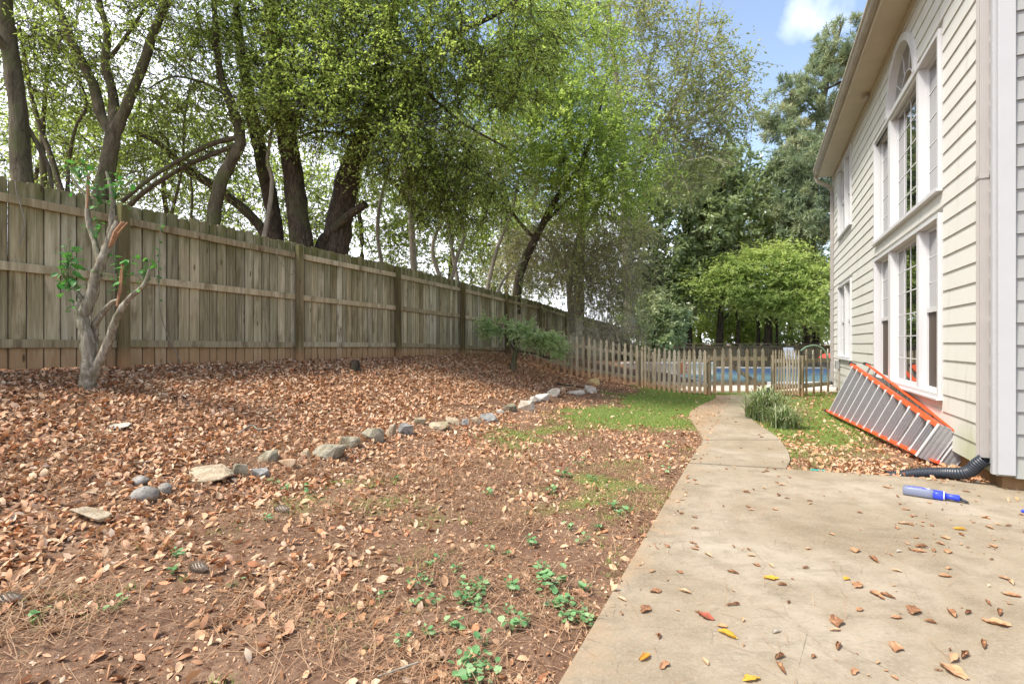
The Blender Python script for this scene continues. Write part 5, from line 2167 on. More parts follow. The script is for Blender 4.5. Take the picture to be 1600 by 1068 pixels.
LM = {}
LM['spring'] = make_leaf_mat('bright_green_leaf', [(0.15, 0.205, 0.055), (0.26, 0.36, 0.085), (0.37, 0.48, 0.12), (0.49, 0.60, 0.165), (0.60, 0.66, 0.26)], 0.58, 0.5)
LM['mid'] = make_leaf_mat('mid_green_leaf', [(0.11, 0.155, 0.045), (0.20, 0.275, 0.07), (0.32, 0.41, 0.10), (0.45, 0.53, 0.16)], 0.55, 0.5)
LM['olive'] = make_leaf_mat('olive_green_leaf', [(0.11, 0.13, 0.04), (0.19, 0.23, 0.07), (0.28, 0.33, 0.11), (0.38, 0.40, 0.17), (0.42, 0.33, 0.16)], 0.45, 0.5)
LM['tan'] = make_leaf_mat('dry_tan_foliage', [(0.24, 0.22, 0.09), (0.36, 0.34, 0.16), (0.50, 0.47, 0.26), (0.40, 0.48, 0.13), (0.56, 0.50, 0.32)], 0.5, 0.6)
LM['magnolia'] = make_leaf_mat('glossy_dark_leaf', [(0.12, 0.16, 0.07), (0.21, 0.27, 0.12), (0.32, 0.38, 0.19), (0.46, 0.50, 0.32)], 0.35, 0.28, 0.7)
LM['lime'] = make_leaf_mat('lime_leaf', [(0.18, 0.24, 0.07), (0.34, 0.44, 0.13), (0.50, 0.58, 0.21), (0.62, 0.66, 0.33)], 0.5, 0.5)
LM['pine'] = make_leaf_mat('pine_needle', [(0.10, 0.135, 0.085), (0.17, 0.225, 0.135), (0.26, 0.32, 0.19), (0.36, 0.40, 0.25), (0.42, 0.36, 0.20)], 0.3, 0.5)
LM['feather'] = make_leaf_mat('feathery_green_leaf', [(0.18, 0.27, 0.09), (0.31, 0.43, 0.17), (0.46, 0.57, 0.28), (0.58, 0.65, 0.40)], 0.4, 0.5)
LM['sprout'] = make_leaf_mat('fresh_sprout_leaf', [(0.04, 0.16, 0.03), (0.08, 0.26, 0.05), (0.14, 0.36, 0.08)], 0.35, 0.45)
BD, BLt, BP_ = M['bark_dark'], M['bark_light'], M['bark_pale']

# the row behind the board fence, from left to right
make_tree('fence_tree', 'grey straight trunk tree at left edge behind board fence', 'tree', at(40, 330, 7.4),
          [limb([(42, 340, 7.4), (33, 260, 7.4), (28, 170, 7.4), (16, 80, 7.4), (6, 0, 7.4), (0, -120, 7.3)], [0.19, 0.17, 0.15, 0.14, 0.13, 0.08]),
           limb([(30, 180, 7.4), (50, 210, 7.5), (75, 260, 7.6), (82, 300, 7.6)], [0.05, 0.045, 0.04, 0.03]),
           limb([(16, 90, 7.4), (-40, 0, 7.0), (-90, -90, 6.8)], [0.08, 0.06, 0.03])],
          blob(40, -60, 7.4, 230, 110, 1.5, 110) + blob(90, 100, 8.2, 80, 60, 0.7, 14), BLt, LM['spring'], leaf=(0.064, 0.030), lpt=9, ntw=7, twig_r=0.005, girth=0.72)
make_tree('fence_tree', 'grey-barked tree forking into three limbs behind the broken tree', 'tree', at(160, 330, 8.4),
          [limb([(150, 345, 8.4), (163, 285, 8.4), (172, 240, 8.4), (178, 205, 8.4)], [0.20, 0.17, 0.155, 0.15]),
           limb([(178, 210, 8.4), (158, 180, 8.4), (145, 130, 8.4), (115, 70, 8.3), (95, 20, 8.3), (60, -60, 8.2)], [0.13, 0.115, 0.10, 0.085, 0.07, 0.04]),
           limb([(177, 205, 8.4), (177, 150, 8.5), (165, 100, 8.5), (168, 50, 8.5), (155, 0, 8.5), (150, -90, 8.4)], [0.12, 0.10, 0.09, 0.075, 0.06, 0.03]),
           limb([(180, 205, 8.4), (200, 160, 8.4), (222, 105, 8.4), (240, 50, 8.4), (262, 0, 8.4), (285, -80, 8.3)], [0.13, 0.11, 0.10, 0.085, 0.07, 0.04]),
           limb([(172, 90, 8.5), (195, 60, 8.5), (225, 15, 8.5)], [0.05, 0.04, 0.03])],
          blob(170, -60, 8.4, 210, 120, 1.6, 120) + blob(60, 90, 8.8, 90, 60, 0.8, 22) + blob(250, 90, 8.6, 100, 80, 0.8, 30) + blob(200, 260, 9.5, 170, 70, 0.8, 30),
          BLt, LM['mid'], leaf=(0.058, 0.028), lpt=7, ntw=8, twig_r=0.005, girth=0.72)
make_tree('fence_tree', 'crooked grey tree leaning right with long low branches behind fence', 'tree', at(330, 360, 9.2),
          [limb([(330, 370, 9.2), (343, 290, 9.2), (365, 245, 9.2), (376, 215, 9.2), (362, 165, 9.2), (345, 120, 9.2), (338, 60, 9.1), (330, -60, 9.0)], [0.16, 0.15, 0.14, 0.12, 0.11, 0.09, 0.07, 0.03]),
           limb([(370, 215, 9.2), (330, 225, 9.2), (290, 245, 9.1), (240, 275, 9.0), (190, 315, 8.9)], [0.07, 0.06, 0.055, 0.05, 0.045]),
           limb([(372, 225, 9.2), (330, 242, 9.3), (280, 265, 9.3), (225, 300, 9.3), (195, 330, 9.3)], [0.06, 0.055, 0.055, 0.06, 0.06]),
           limb([(355, 150, 9.2), (320, 130, 9.1), (270, 120, 9.0), (230, 140, 9.0)], [0.04, 0.03, 0.025, 0.015])],
          blob(330, 20, 9.2, 120, 110, 1.2, 80) + blob(300, 190, 9.4, 110, 80, 0.8, 40) + blob(330, -140, 9.2, 200, 80, 1.4, 60), BLt, LM['mid'], leaf=(0.060, 0.030), lpt=10, ntw=8, twig_r=0.005, girth=0.72)
make_tree('fence_tree', 'dark twin-trunk tree, the left trunk slim and leaning, behind the second fence bay', 'tree', at(430, 390, 10.2),
          [limb([(434, 400, 10.2), (426, 330, 10.2), (412, 260, 10.2), (396, 190, 10.2), (384, 120, 10.2), (372, 40, 10.2), (360, -80, 10.1)], [0.19, 0.17, 0.155, 0.14, 0.12, 0.09, 0.04]),
           limb([(432, 395, 10.2), (395, 340, 10.1), (340, 295, 10.0), (290, 262, 10.0), (245, 222, 9.9), (205, 205, 9.9)], [0.13, 0.11, 0.10, 0.085, 0.06, 0.04]),
           limb([(402, 215, 10.2), (430, 180, 10.2), (450, 120, 10.2), (462, 60, 10.2)], [0.07, 0.06, 0.05, 0.03])],
          blob(400, 40, 10.2, 120, 120, 1.3, 110) + blob(420, -140, 10.2, 240, 90, 1.6, 90), BD, LM['spring'], leaf=(0.064, 0.032), lpt=14, ntw=9, twig_r=0.0045)
make_tree('fence_tree', 'thick dark ridged trunk behind fence right of the slim dark one', 'tree', at(470, 400, 9.9),
          [limb([(474, 410, 9.9), (466, 340, 9.9), (457, 270, 9.9), (446, 200, 9.9), (436, 130, 9.9), (424, 50, 9.9), (415, -100, 9.9)], [0.26, 0.235, 0.22, 0.20, 0.17, 0.13, 0.06]),
           limb([(458, 200, 9.9), (480, 160, 9.8), (505, 120, 9.7), (540, 80, 9.6), (580, 40, 9.4)], [0.08, 0.07, 0.06, 0.05, 0.03]),
           limb([(468, 215, 9.9), (500, 205, 9.7), (560, 215, 9.5), (610, 225, 9.4)], [0.03, 0.025, 0.02, 0.01])],
          blob(500, 150, 9.0, 120, 70, 0.7, 130) + blob(470, 90, 9.9, 110, 100, 1.2, 120) + blob(540, -60, 9.6, 200, 120, 1.6, 130), BD, LM['spring'], leaf=(0.062, 0.030), lpt=11, ntw=10, twig_r=0.0055)
make_tree('fence_tree', 'stoutest dark trunk with a broken stub, leaning right over the third bay', 'tree', at(522, 400, 10.4),
          [limb([(520, 415, 10.4), (530, 350, 10.4), (541, 290, 10.4), (560, 235, 10.4), (580, 180, 10.3), (596, 110, 10.2), (612, 40, 10.1), (630, -90, 10.0)], [0.34, 0.30, 0.27, 0.25, 0.22, 0.18, 0.14, 0.06]),
           limb([(492, 402, 10.3), (508, 372, 10.2), (535, 345, 10.1), (571, 318, 9.9)], [0.13, 0.12, 0.10, 0.09]),
           limb([(585, 170, 10.3), (640, 110, 10.0), (700, 60, 9.8), (780, 20, 9.6), (840, -30, 9.5)], [0.10, 0.08, 0.06, 0.045, 0.03]),
           limb([(600, 100, 10.2), (660, 140, 9.9), (720, 190, 9.7), (790, 230, 9.5)], [0.06, 0.045, 0.03, 0.015])],
          blob(620, 90, 9.8, 130, 120, 1.4, 180) + blob(740, 60, 9.4, 170, 120, 1.4, 230) + blob(720, -110, 9.8, 260, 90, 1.7, 120) + blob(640, 230, 9.6, 120, 70, 0.9, 120) + blob(720, 290, 10.4, 110, 70, 0.8, 110),
          BD, LM['spring'], leaf=(0.062, 0.030), lpt=11, ntw=10, twig_r=0.0055)
make_tree('slender_tree', 'pale arching slender stem rising between dark trunks behind the fence', 'tree', at(405, 380, 9.6),
          [limb([(408, 395, 9.6), (420, 330, 9.6), (425, 280, 9.6), (418, 250, 9.6), (425, 200, 9.6)], [0.055, 0.05, 0.045, 0.04, 0.03])],
          blob(425, 180, 9.6, 40, 60, 0.5, 12), BP_, LM['spring'], leaf=(0.05, 0.022), lpt=9, ntw=5)

# slim stems farther along, each a tree of its own
slim = [([(96, 300), (78, 240), (60, 190), (45, 130), (30, 40)], 0.06, 9.2, 'slim curved stem just right of the left edge trunk'),
        ([(70, 300), (66, 240), (68, 180), (75, 100)], 0.07, 9.6, 'short grey stem beside the left edge trunk'),
        ([(105, 310), (108, 250), (118, 200), (135, 160), (110, 90)], 0.04, 9.3, 'thin dark wavy stem left of the three-limbed tree'),
        ([(268, 335), (285, 260), (288, 190), (300, 120)], 0.035, 10.2, 'thin dark stem right of the three-limbed tree'),
        ([(298, 345), (300, 300), (292, 250), (262, 180)], 0.03, 10.4, 'very thin leaning stem left of the crooked grey tree'),
        ([(600, 430), (590, 360), (600, 290), (625, 220), (630, 140)], 0.06, 12.0, 'mossy slim stem right of the stoutest trunk'),
        ([(648, 440), (644, 370), (640, 300), (632, 230), (645, 150)], 0.11, 12.6, 'upright grey stem behind the fourth fence post'),
        ([(690, 440), (676, 390), (690, 345), (712, 310), (716, 250)], 0.07, 13.0, 'grey stem bowing left behind the fourth bay'),
        ([(702, 450), (715, 400), (725, 370), (720, 330), (735, 280), (760, 230)], 0.06, 13.2, 'slim curved stem right of the bowing one'),
        ([(718, 455), (708, 400), (700, 350), (690, 290), (680, 220)], 0.07, 13.6, 'pale leaning stem crossing behind its neighbours'),
        ([(760, 460), (768, 420), (780, 380), (800, 330), (812, 270)], 0.08, 14.4, 'dark forked stem near the fifth fence post'),
        ([(775, 462), (785, 440), (800, 420), (820, 405)], 0.06, 14.6, 'short leaning dead stem near fifth fence post')]
for pts, r, Y, lb in slim:
    n = len(pts)
    L1 = limb([(p[0], p[1], Y) for p in pts], list(np.linspace(r, r * 0.45, n)))
    tp = pts[-1]
    make_tree('slim_tree', lb + ' behind board fence', 'tree', at(pts[0][0], pts[0][1] + 10, Y), [L1],
              blob(tp[0], tp[1] + 20, Y, 75, 80, 0.8, 26), BLt if Y < 12 else BP_, LM['mid'] if Y < 12 else LM['olive'], leaf=(0.07, 0.036), lpt=10, ntw=8, group='slim stems behind the board fence')

# light green and tan tree arching over the far fence
make_tree('arching_tree', 'light green tree arching over the far end of board fence', 'tree', at(812, 480, 15.5),
          [limb([(806, 490, 15.5), (812, 430, 15.4), (838, 370, 15.2), (870, 310, 15.0), (905, 260, 14.6), (930, 200, 14.4), (945, 130, 14.2)], [0.17, 0.15, 0.13, 0.11, 0.09, 0.06, 0.03]),
           limb([(850, 350, 15.2), (900, 300, 15.0), (950, 270, 14.8), (1000, 255, 14.8)], [0.06, 0.05, 0.03, 0.015]),
           limb([(838, 375, 15.2), (800, 330, 15.4), (780, 260, 15.4), (770, 190, 15.3)], [0.07, 0.06, 0.05, 0.03])],
          blob(850, 200, 14.8, 150, 110, 1.8, 270) + blob(930, 260, 14.6, 110, 90, 1.5, 120) + blob(860, 60, 14.8, 120, 90, 1.8, 110), BD, LM['spring'], leaf=(0.09, 0.042), lpt=15, ntw=10, twig=(0.5, 1.0), droop=0.35)
make_tree('drooping_tree', 'tan drooping brushy tree hanging over the last fence bays', 'tree', at(905, 520, 17.5),
          [limb([(895, 520, 17.5), (890, 440, 17.4), (900, 380, 17.2), (930, 330, 17.0), (950, 280, 16.8)], [0.15, 0.13, 0.11, 0.08, 0.04]),
           limb([(892, 430, 17.4), (860, 380, 17.3), (830, 350, 17.2)], [0.08, 0.06, 0.03]),
           limb([(895, 410, 17.4), (935, 390, 17.0), (975, 380, 16.8)], [0.07, 0.05, 0.03])],
          blob(900, 370, 17.0, 110, 90, 1.8, 200) + blob(950, 430, 17.0, 60, 70, 1.3, 90) + blob(840, 390, 17.0, 55, 45, 1.3, 50), BP_, LM['tan'], leaf=(0.10, 0.030), lpt=11, ntw=9, twig=(0.5, 1.3), droop=0.75, twig_r=0.006)
make_tree('leafy_sapling', 'fresh green sapling standing behind the picket fence by the far fence end', 'tree', at(985, 560, 15.6),
          [limb([(990, 570, 15.6), (985, 545, 15.6), (980, 520, 15.6)], [0.03, 0.02, 0.01])],
          blob(985, 515, 15.6, 24, 30, 0.5, 30), BP_, LM['feather'], leaf=(0.07, 0.03), lpt=10, ntw=6)
make_tree('bare_shrub', 'bare pale twiggy shrub leaning over the picket fence', 'shrub', at(950, 560, 15.0),
          [limb([(945, 570, 15.0), (950, 530, 15.0), (955, 500, 15.0)], [0.03, 0.02, 0.012])],
          blob(945, 525, 15.0, 60, 25, 0.8, 60), BP_, LM['tan'], leaf=(0.05, 0.02), lpt=1, ntw=8, twig=(0.3, 0.7), twig_r=0.006, droop=0.2)
# tall thin-leaved tree with sky through it
make_tree('tall_tree', 'tall airy tree with thin grey-green foliage against the blue sky', 'tree', at(985, 520, 21),
          [limb([(985, 520, 21), (980, 400, 21), (975, 300, 21), (970, 200, 21), (960, 100, 21), (950, 0, 21), (945, -100, 21)], [0.28, 0.25, 0.22, 0.18, 0.13, 0.08, 0.04]),
           limb([(975, 290, 21), (1020, 220, 20.6), (1060, 150, 20.4), (1085, 70, 20.2), (1095, 0, 20)], [0.13, 0.11, 0.08, 0.06, 0.03]),
           limb([(1010, 235, 20.7), (1070, 200, 20.4), (1120, 165, 20.2), (1160, 130, 20)], [0.08, 0.06, 0.04, 0.02]),
           limb([(972, 220, 21), (940, 150, 21), (915, 60, 21), (900, -30, 21)], [0.10, 0.08, 0.05, 0.03])],
          blob(1030, 130, 20.6, 110, 150, 2.2, 230) + blob(1120, 160, 20.2, 60, 90, 1.4, 85) + blob(950, 40, 21, 100, 120, 2.0, 90) + blob(1060, 250, 20.6, 80, 60, 1.6, 70), BP_, LM['olive'],
          leaf=(0.14, 0.065), lpt=8, ntw=8, twig=(0.6, 1.3), droop=0.1, twig_r=0.008)
make_tree('magnolia_tree', 'large dark glossy evergreen beyond the picket fence in the centre', 'tree', at(1075, 545, 30.5),
          [limb([(1075, 548, 30.5), (1072, 450, 30.5), (1075, 350, 30.5), (1090, 250, 30.5), (1100, 215, 30.5)], [0.35, 0.32, 0.26, 0.16, 0.06]),
           limb([(1072, 440, 30.5), (1030, 400, 30), (1000, 380, 29.5)], [0.15, 0.11, 0.05]),
           limb([(1075, 400, 30.5), (1120, 360, 30), (1160, 340, 29.5)], [0.15, 0.11, 0.05])],
          blob(1080, 360, 29.5, 115, 115, 3.0, 330) + blob(1130, 290, 30, 70, 60, 2.2, 110) + blob(1030, 450, 28.5, 60, 60, 2.0, 120) + blob(1090, 430, 30, 50, 50, 2, 90), BD, LM['magnolia'],
          leaf=(0.30, 0.14), lpt=9, ntw=8, twig=(0.5, 1.1), droop=0.1)
make_tree('magnolia_tree', 'dark low evergreen bush at the left of the pool', 'tree', at(1020, 550, 24.5),
          [limb([(1020, 552, 24.5), (1022, 520, 24.5), (1025, 480, 24.5)], [0.12, 0.10, 0.06])],
          blob(1025, 505, 24.3, 45, 38, 1.6, 100), BD, LM['magnolia'], leaf=(0.2, 0.09), lpt=12, ntw=7, twig=(0.4, 0.8), droop=0.2)
# lime trees beyond the pool
for (cx, cy, Y, rx, ry, n, lb, kk) in [(1130, 450, 28.4, 70, 50, 150, 'lime-green tree left of the dark trunks beyond the back fence', 'lime'),
                                       (1205, 440, 27.8, 90, 62, 260, 'broad lime-green tree right behind the garden gate', 'lime'),
                                       (1268, 470, 27.4, 55, 70, 170, 'yellow-green tree next to the house corner', 'lime'),
                                       (1160, 510, 33, 90, 30, 130, 'shaded undergrowth tree beyond the back fence centre', 'mid')]:
    tp = [limb([(cx - 8, 548, Y), (cx - 5, 500, Y), (cx, cy, Y), (cx + 6, cy - ry * 0.6, Y)], [0.20, 0.17, 0.12, 0.05]),
          limb([(cx - 5, 505, Y), (cx + 25, 470, Y - .5), (cx + 45, 440, Y - .8)], [0.09, 0.06, 0.03])]
    make_tree('lime_green_tree', lb, 'tree', at(cx - 8, 552, Y), tp, blob(cx, cy, Y - (1.4 if kk == 'lime' else 0.3), rx * 0.85, ry * 0.8, 1.4, int(n * 0.6)) + blob(cx + 18, cy - ry * 0.75, Y - 1, rx * 0.45, ry * 0.4, 1.2, int(n * 0.14)) + blob(cx - 34, cy - ry * 0.45, Y - 1.2, rx * 0.4, ry * 0.35, 1.2, int(n * 0.12)) + blob(cx + 40, cy + ry * 0.5, Y - 1.4, rx * 0.45, ry * 0.35, 1.2, int(n * 0.14)), BD, LM[kk], leaf=(0.17, 0.07), lpt=11, ntw=8, twig=(0.6, 1.2), droop=0.05, flat=0.7)
for (px, w_, lb) in [(1128, 3, 'slim dark trunk beyond the back fence, left of the gate'), (1152, 5, 'thickest dark trunk beyond the fence, above the gate latch side'),
                     (1184, 6, 'forking dark trunk beyond the fence above middle of gate'), (1204, 4, 'dark trunk directly above the right gate post'), (1213, 4, 'dark trunk just right of the one over the gate post')]:
    Y = 28.5
    make_tree('dark_tree', lb, 'tree', at(px, 552, Y), [limb([(px, 556, Y), (px + 1, 510, Y), (px - 2, 470, Y), (px + 3, 400, Y), (px + 2, 330, Y)], [w_ / 2 * Y / 800 * k_ for k_ in (1.25, 1.05, 1.0, .8, .4)])],
              blob(px, 350, Y, 25, 30, 0.9, 10), BD, LM['mid'], leaf=(0.16, 0.07), lpt=10, ntw=6, group='dark trunks beyond the back fence')
make_tree('background_tree', 'broad yellow-green thicket closing the view behind the back fence', 'tree', at(1090, 545, 36),
          [limb([(1090, 552, 36), (1095, 500, 36), (1100, 470, 36)], [0.2, 0.15, 0.08]), limb([(1240, 552, 36), (1235, 500, 36), (1240, 460, 36)], [0.2, 0.15, 0.08])],
          blob(1080, 505, 36, 120, 42, 1.6, 150) + blob(1230, 500, 36, 90, 45, 1.6, 120), BD, LM['lime'], leaf=(0.26, 0.13), lpt=13, ntw=9, twig=(0.6, 1.3), droop=0.1)
# pines
make_tree('pine_tree', 'tall pine rising beside the house eave', 'tree', at(1262, 545, 34),
          [limb([(1262, 548, 34), (1266, 400, 34), (1272, 280, 34), (1282, 180, 34), (1300, 90, 34), (1318, 30, 34)], [0.42, 0.38, 0.33, 0.26, 0.17, 0.06]),
           limb([(1285, 180, 34), (1250, 150, 33.5), (1225, 150, 33)], [0.1, 0.07, 0.03]),
           limb([(1290, 140, 34), (1330, 120, 33.5)], [0.1, 0.06])],
          blob(1305, 85, 33.6, 40, 50, 1.8, 42) + blob(1260, 150, 33.4, 55, 45, 2.0, 46) + blob(1240, 215, 33, 45, 20, 1.6, 22) + blob(1215, 185, 33, 22, 20, 1.0, 14), BD, LM['pine'], leaf=(0.36, 0.05), lpt=26, ntw=9, twig=(0.25, 0.5), needles=True, droop=-0.2, twig_r=0.014)
make_tree('pine_tree', 'younger bushy pine in front of the tall pine near the house', 'tree', at(1268, 545, 27.5),
          [limb([(1275, 550, 27.5), (1272, 430, 27.5), (1268, 330, 27.5), (1262, 230, 27.5)], [0.22, 0.18, 0.13, 0.05])],
          blob(1262, 265, 27.3, 50, 48, 1.8, 90) + blob(1265, 340, 27.2, 58, 50, 1.8, 100), BD, LM['pine'], leaf=(0.32, 0.045), lpt=24, ntw=7, twig=(0.3, 0.6), needles=True, droop=-0.1, twig_r=0.012)
make_tree('background_tree', 'dark broadleaf tree filling the gap between evergreen and pines', 'tree', at(1205, 545, 38),
          [limb([(1205, 550, 38), (1208, 430, 38), (1205, 330, 38), (1200, 265, 38)], [0.4, 0.35, 0.25, 0.08])],
          blob(1205, 345, 37.5, 95, 85, 3.0, 230) + blob(1190, 430, 37, 120, 60, 3.0, 160), BD, LM['magnolia'], leaf=(0.26, 0.13), lpt=12, ntw=8, twig=(0.6, 1.3), droop=0.2)
make_tree('background_tree', 'green tree rising behind the far end of board fence', 'tree', at(905, 520, 29),
          [limb([(905, 525, 29), (905, 430, 29), (910, 330, 29), (915, 240, 29)], [0.4, 0.35, 0.25, 0.1])],
          blob(915, 330, 28.5, 120, 140, 3.0, 150), BD, LM['olive'], leaf=(0.2, 0.10), lpt=12, ntw=8, twig=(0.6, 1.3), droop=0.2)

# feathery little tree on the bank
q = ground_at(802, 579)
Yb = q.y
make_tree('feathery_tree', 'small flat-topped feathery tree growing on the bank by the picket fence', 'small tree', q,
          [limb([(801, 581, Yb), (803, 562, Yb), (806, 545, Yb), (803, 530, Yb)], [0.085, 0.075, 0.06, 0.045]),
           limb([(805, 550, Yb), (790, 525, Yb), (778, 508, Yb)], [0.035, 0.025, 0.012]),
           limb([(806, 548, Yb), (835, 552, Yb), (860, 560, Yb), (880, 556, Yb)], [0.04, 0.03, 0.025, 0.012]),
           limb([(804, 532, Yb), (830, 520, Yb), (850, 510, Yb)], [0.03, 0.02, 0.012])],
          [tuple(p) for p in ([list(at(*z_)) for z_ in [(760 + RNG.uniform(-8, 8), 510 + RNG.uniform(-10, 12), Yb + RNG.uniform(-.5, .5)) for _ in range(14)]
                               + [(x_, 505 + (x_ - 790) * 0.34 + RNG.uniform(-12, 16), Yb + RNG.uniform(-.7, .7)) for x_ in RNG.uniform(775, 880, 70)]])],
          BLt, LM['feather'], leaf=(0.055, 0.017), lpt=34, ntw=8, twig=(0.18, 0.38), droop=0.2, flat=0.4, twig_r=0.003)

# broken tree in front of the fence
q = ground_at(136, 606)
Yt = q.y


def lb_(pts, r):
    return limb([(x_, y_, Yt + dz) for x_, y_, dz in pts], [q_ * 0.84 for q_ in r])


bt = make_tree('broken_tree', 'short broken tree with torn limbs and fresh sprouts before the board fence', 'tree', q,
               [lb_([(135, 612, 0), (137, 590, 0), (139, 565, 0), (136, 530, 0), (128, 495, 0), (124, 472, 0)], [0.115, 0.095, 0.085, 0.08, 0.075, 0.07]),
                lb_([(142, 595, .02), (158, 560, .0), (172, 525, -.02), (183, 495, -.05), (200, 468, -.08), (225, 445, -.1), (234, 420, -.1)], [0.07, 0.055, 0.05, 0.045, 0.034, 0.03, 0.022]),
                lb_([(130, 490, 0), (142, 465, 0), (150, 430, 0), (160, 405, 0), (172, 375, 0), (184, 345, 0)], [0.08, 0.07, 0.065, 0.06, 0.05, 0.035]),
                lb_([(156, 410, 0), (148, 380, .03), (138, 345, .05), (137, 310, .05), (125, 295, .05), (112, 275, .05)], [0.045, 0.036, 0.032, 0.026, 0.018, 0.010]),
                lb_([(138, 330, .05), (137, 300, .04), (138, 270, .04)], [0.026, 0.022, 0.012]),
                lb_([(164, 400, 0), (172, 360, 0), (176, 320, .02), (172, 290, .02), (166, 268, .02)], [0.045, 0.036, 0.030, 0.026, 0.014]),
                lb_([(144, 560, .05), (148, 530, .08), (150, 505, .06), (172, 475, .0), (185, 468, -.05)], [0.05, 0.05, 0.045, 0.03, 0.018]),
                lb_([(130, 470, 0), (120, 455, 0), (112, 440, 0), (104, 425, -.03)], [0.03, 0.02, 0.014, 0.007])],
               [], M['bark_stub'], LM['sprout'], tube_rough=0.09)
for pts_, wd_ in (([(182, 478, -.06), (186, 450, -.08), (189, 412, -.09)], 0.030), ([(172, 385, -.02), (182, 362, -.04), (196, 345, -.05)], 0.045), ([(136, 325, .03), (138, 295, .03), (138, 270, .03)], 0.022)):
    bm = bmesh.new()
    P_ = [at(x_, y_, Yt + d_) - q for x_, y_, d_ in pts_]
    for s_ in range(5):
        o_ = Vector((random.uniform(-1, 1), random.uniform(-1, 1), 0)) * wd_ * 0.45
        tip = P_[2] + o_ * 1.3 - (P_[2] - P_[1]) * random.uniform(0, 0.5)
        add_beam(bm, P_[0] + o_ * 0.4, P_[1] + o_, wd_ * 0.4, wd_ * 0.3, Vector((0.3, 1, 0)))
        add_beam(bm, P_[1] + o_, tip, wd_ * 0.32, wd_ * 0.16, Vector((0.3, 1, 0)))
    from_bm('torn_wood', bm, M['raw_wood'], bt)


def sprout(par, org, px, py, Y, n, ls, spread_, name='sprout'):
    """a leafy shoot with real leaves, child of the tree"""
    Vs, Fs, vv = [], [], []
    Vl = np.array([(0, 0, 0), (0.28, 0.27, 0.05), (0.62, 0.24, 0.03), (1, 0, -0.08), (0.62, -0.24, 0.03), (0.28, -0.27, 0.05), (0.3, 0, -0.02), (0.65, 0, -0.03)])
    Fl = np.array([(0, 6, 1), (1, 6, 7), (1, 7, 2), (2, 7, 3), (3, 7, 4), (4, 7, 5), (5, 7, 6), (5, 6, 0)])
    twP = []
    for i in range(n):
        c_ = at(px + random.gauss(0, spread_[0]), py + random.gauss(0, spread_[1]), Y + random.gauss(0, 0.05)) - org
        R = rot_mats(np.array([random.uniform(0, 6.28)]), np.array([random.uniform(-0.2, 0.8)]), np.array([random.gauss(0, 0.4)]))[0]
        s_ = ls * random.uniform(0.5, 1.2)
        Vs.append((Vl * s_) @ R.T + np.array(list(c_)))
        Fs.append(Fl + 8 * i)
        vv.append(np.full(8, random.random()))
        b_ = at(px, py + spread_[1] * 1.3, Y) - org
        m_ = (b_ + c_) / 2 + Vector((0, 0, 0.02))
        twP.append([list(b_), list(m_), list(c_)])
    tag(link(name, np_mesh(name, np.concatenate(Vs), np.concatenate(Fs), {'v': np.concatenate(vv)}), LM['sprout'], par), kind='stuff')
    V_, F_ = tubes(np.array(twP), np.full((n, 3), 0.002), 3)
    link('sprout_stem', np_mesh('sprout_stem', V_, F_, {'v': np.full(len(V_), 0.2)}), LM['sprout'], par)


for (px, py, n, ls, sp2) in [(105, 395, 16, .085, (10, 18)), (108, 432, 18, .11, (14, 16)), (118, 468, 8, .08, (8, 8)), (155, 300, 12, .075, (14, 14)), (150, 355, 10, .06, (10, 14)),
                             (190, 420, 16, .09, (14, 18)), (225, 420, 12, .08, (10, 16)), (180, 290, 12, .08, (10, 16)), (125, 262, 14, .08, (16, 12))]:
    sprout(bt, q, px, py, Yt - 0.02, int(n * 1.7), ls * 0.92, sp2)

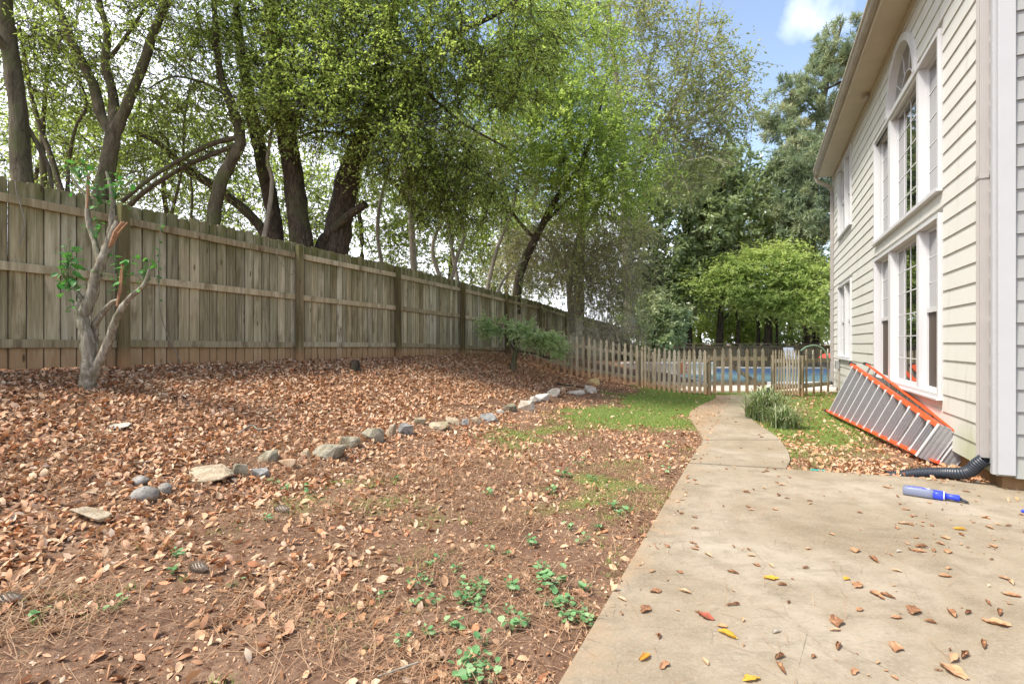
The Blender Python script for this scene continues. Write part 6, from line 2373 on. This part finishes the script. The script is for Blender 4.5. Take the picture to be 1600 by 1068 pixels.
# vines hanging on the fence
def vine(pts, r, label, leaves=0):
    P_ = []
    for (px, py) in pts:
        # just in front of the rails
        X_over_Y = (px - 800) / 800
        Y = (-7.2 + 0.125) / (X_over_Y - 0.48)
        P_.append(at(px, py, Y))
    c0_ = P_[0].copy()
    t = thing('vine', label, 'vine', c0_)
    link('stem', tube_mesh('stem', [([p - c0_ for p in P_], [r] * len(P_))], 5), M['bark_pale'], t)
    if leaves:
        Vs, Fs, vv = [], [], []
        Vl = np.array([(0, 0, 0), (0.4, 0.4, 0.05), (1, 0, 0), (0.4, -0.4, 0.05)])
        for i in range(leaves):
            k_ = random.randrange(len(P_) // 2)
            p = P_[k_].lerp(P_[k_ + 1], random.random()) - c0_
            R = rot_mats(np.array([random.uniform(0, 6.28)]), np.array([random.uniform(-0.2, 0.9)]), np.array([random.gauss(0, 0.5)]))[0]
            Vs.append((Vl * 0.045) @ R.T + np.array(list(p)) + np.array([0.02, -0.03, 0]))
            Fs.append(np.array([(0, 1, 2, 3)]) + 4 * i)
            vv.append(np.full(4, random.random()))
        tag(link('leaves', np_mesh('leaves', np.concatenate(Vs), np.concatenate(Fs), {'v': np.concatenate(vv)}), LM['sprout'], t), kind='stuff')


vine([(252, 350), (250, 375), (248, 410), (249, 450), (252, 490), (262, 525), (275, 550), (283, 570)], 0.006, 'long thin green vine hanging down the board fence right of the broken tree', 26)
vine([(24, 282), (26, 300), (32, 320), (38, 350), (30, 385)], 0.006, 'dry brown vine hanging over the top rail at the left edge')
vine([(430, 392), (436, 405), (445, 418), (452, 428), (458, 428)], 0.006, 'pale loose root loop hanging beside the second fence post')

# faint canopies farther back so the sky between the trunks is broken up
for (cx, cy, Y, rx, ry, n, lb) in [(60, 240, 17, 170, 110, 150, 'far thin tree behind the left edge of board fence'), (260, 250, 18, 160, 110, 170, 'far thin tree behind the crooked grey tree'),
                                   (560, 290, 19, 150, 110, 170, 'far thin tree behind the stoutest trunk'), (700, 360, 20, 120, 90, 160, 'far thin tree above the fourth fence bay'),
                                   (790, 380, 22, 90, 90, 150, 'far thin tree left of the arching tree'),
                                   (420, 320, 18, 110, 70, 80, 'far low thicket between the dark trunks')]:
    make_tree('far_tree', lb, 'tree', at(cx, 470, Y), [limb([(cx, 470, Y), (cx + 6, 380, Y), (cx - 5, 290, Y), (cx + 4, cy, Y), (cx, cy - ry * .6, Y)], [0.12, 0.10, 0.085, 0.06, 0.02])],
              blob(cx, cy, Y, rx, ry, 2.0, n), BLt, LM['spring'], leaf=(0.13, 0.065), lpt=8, ntw=9, twig=(0.5, 1.2), twig_r=0.010, group='far trees behind the board fence')
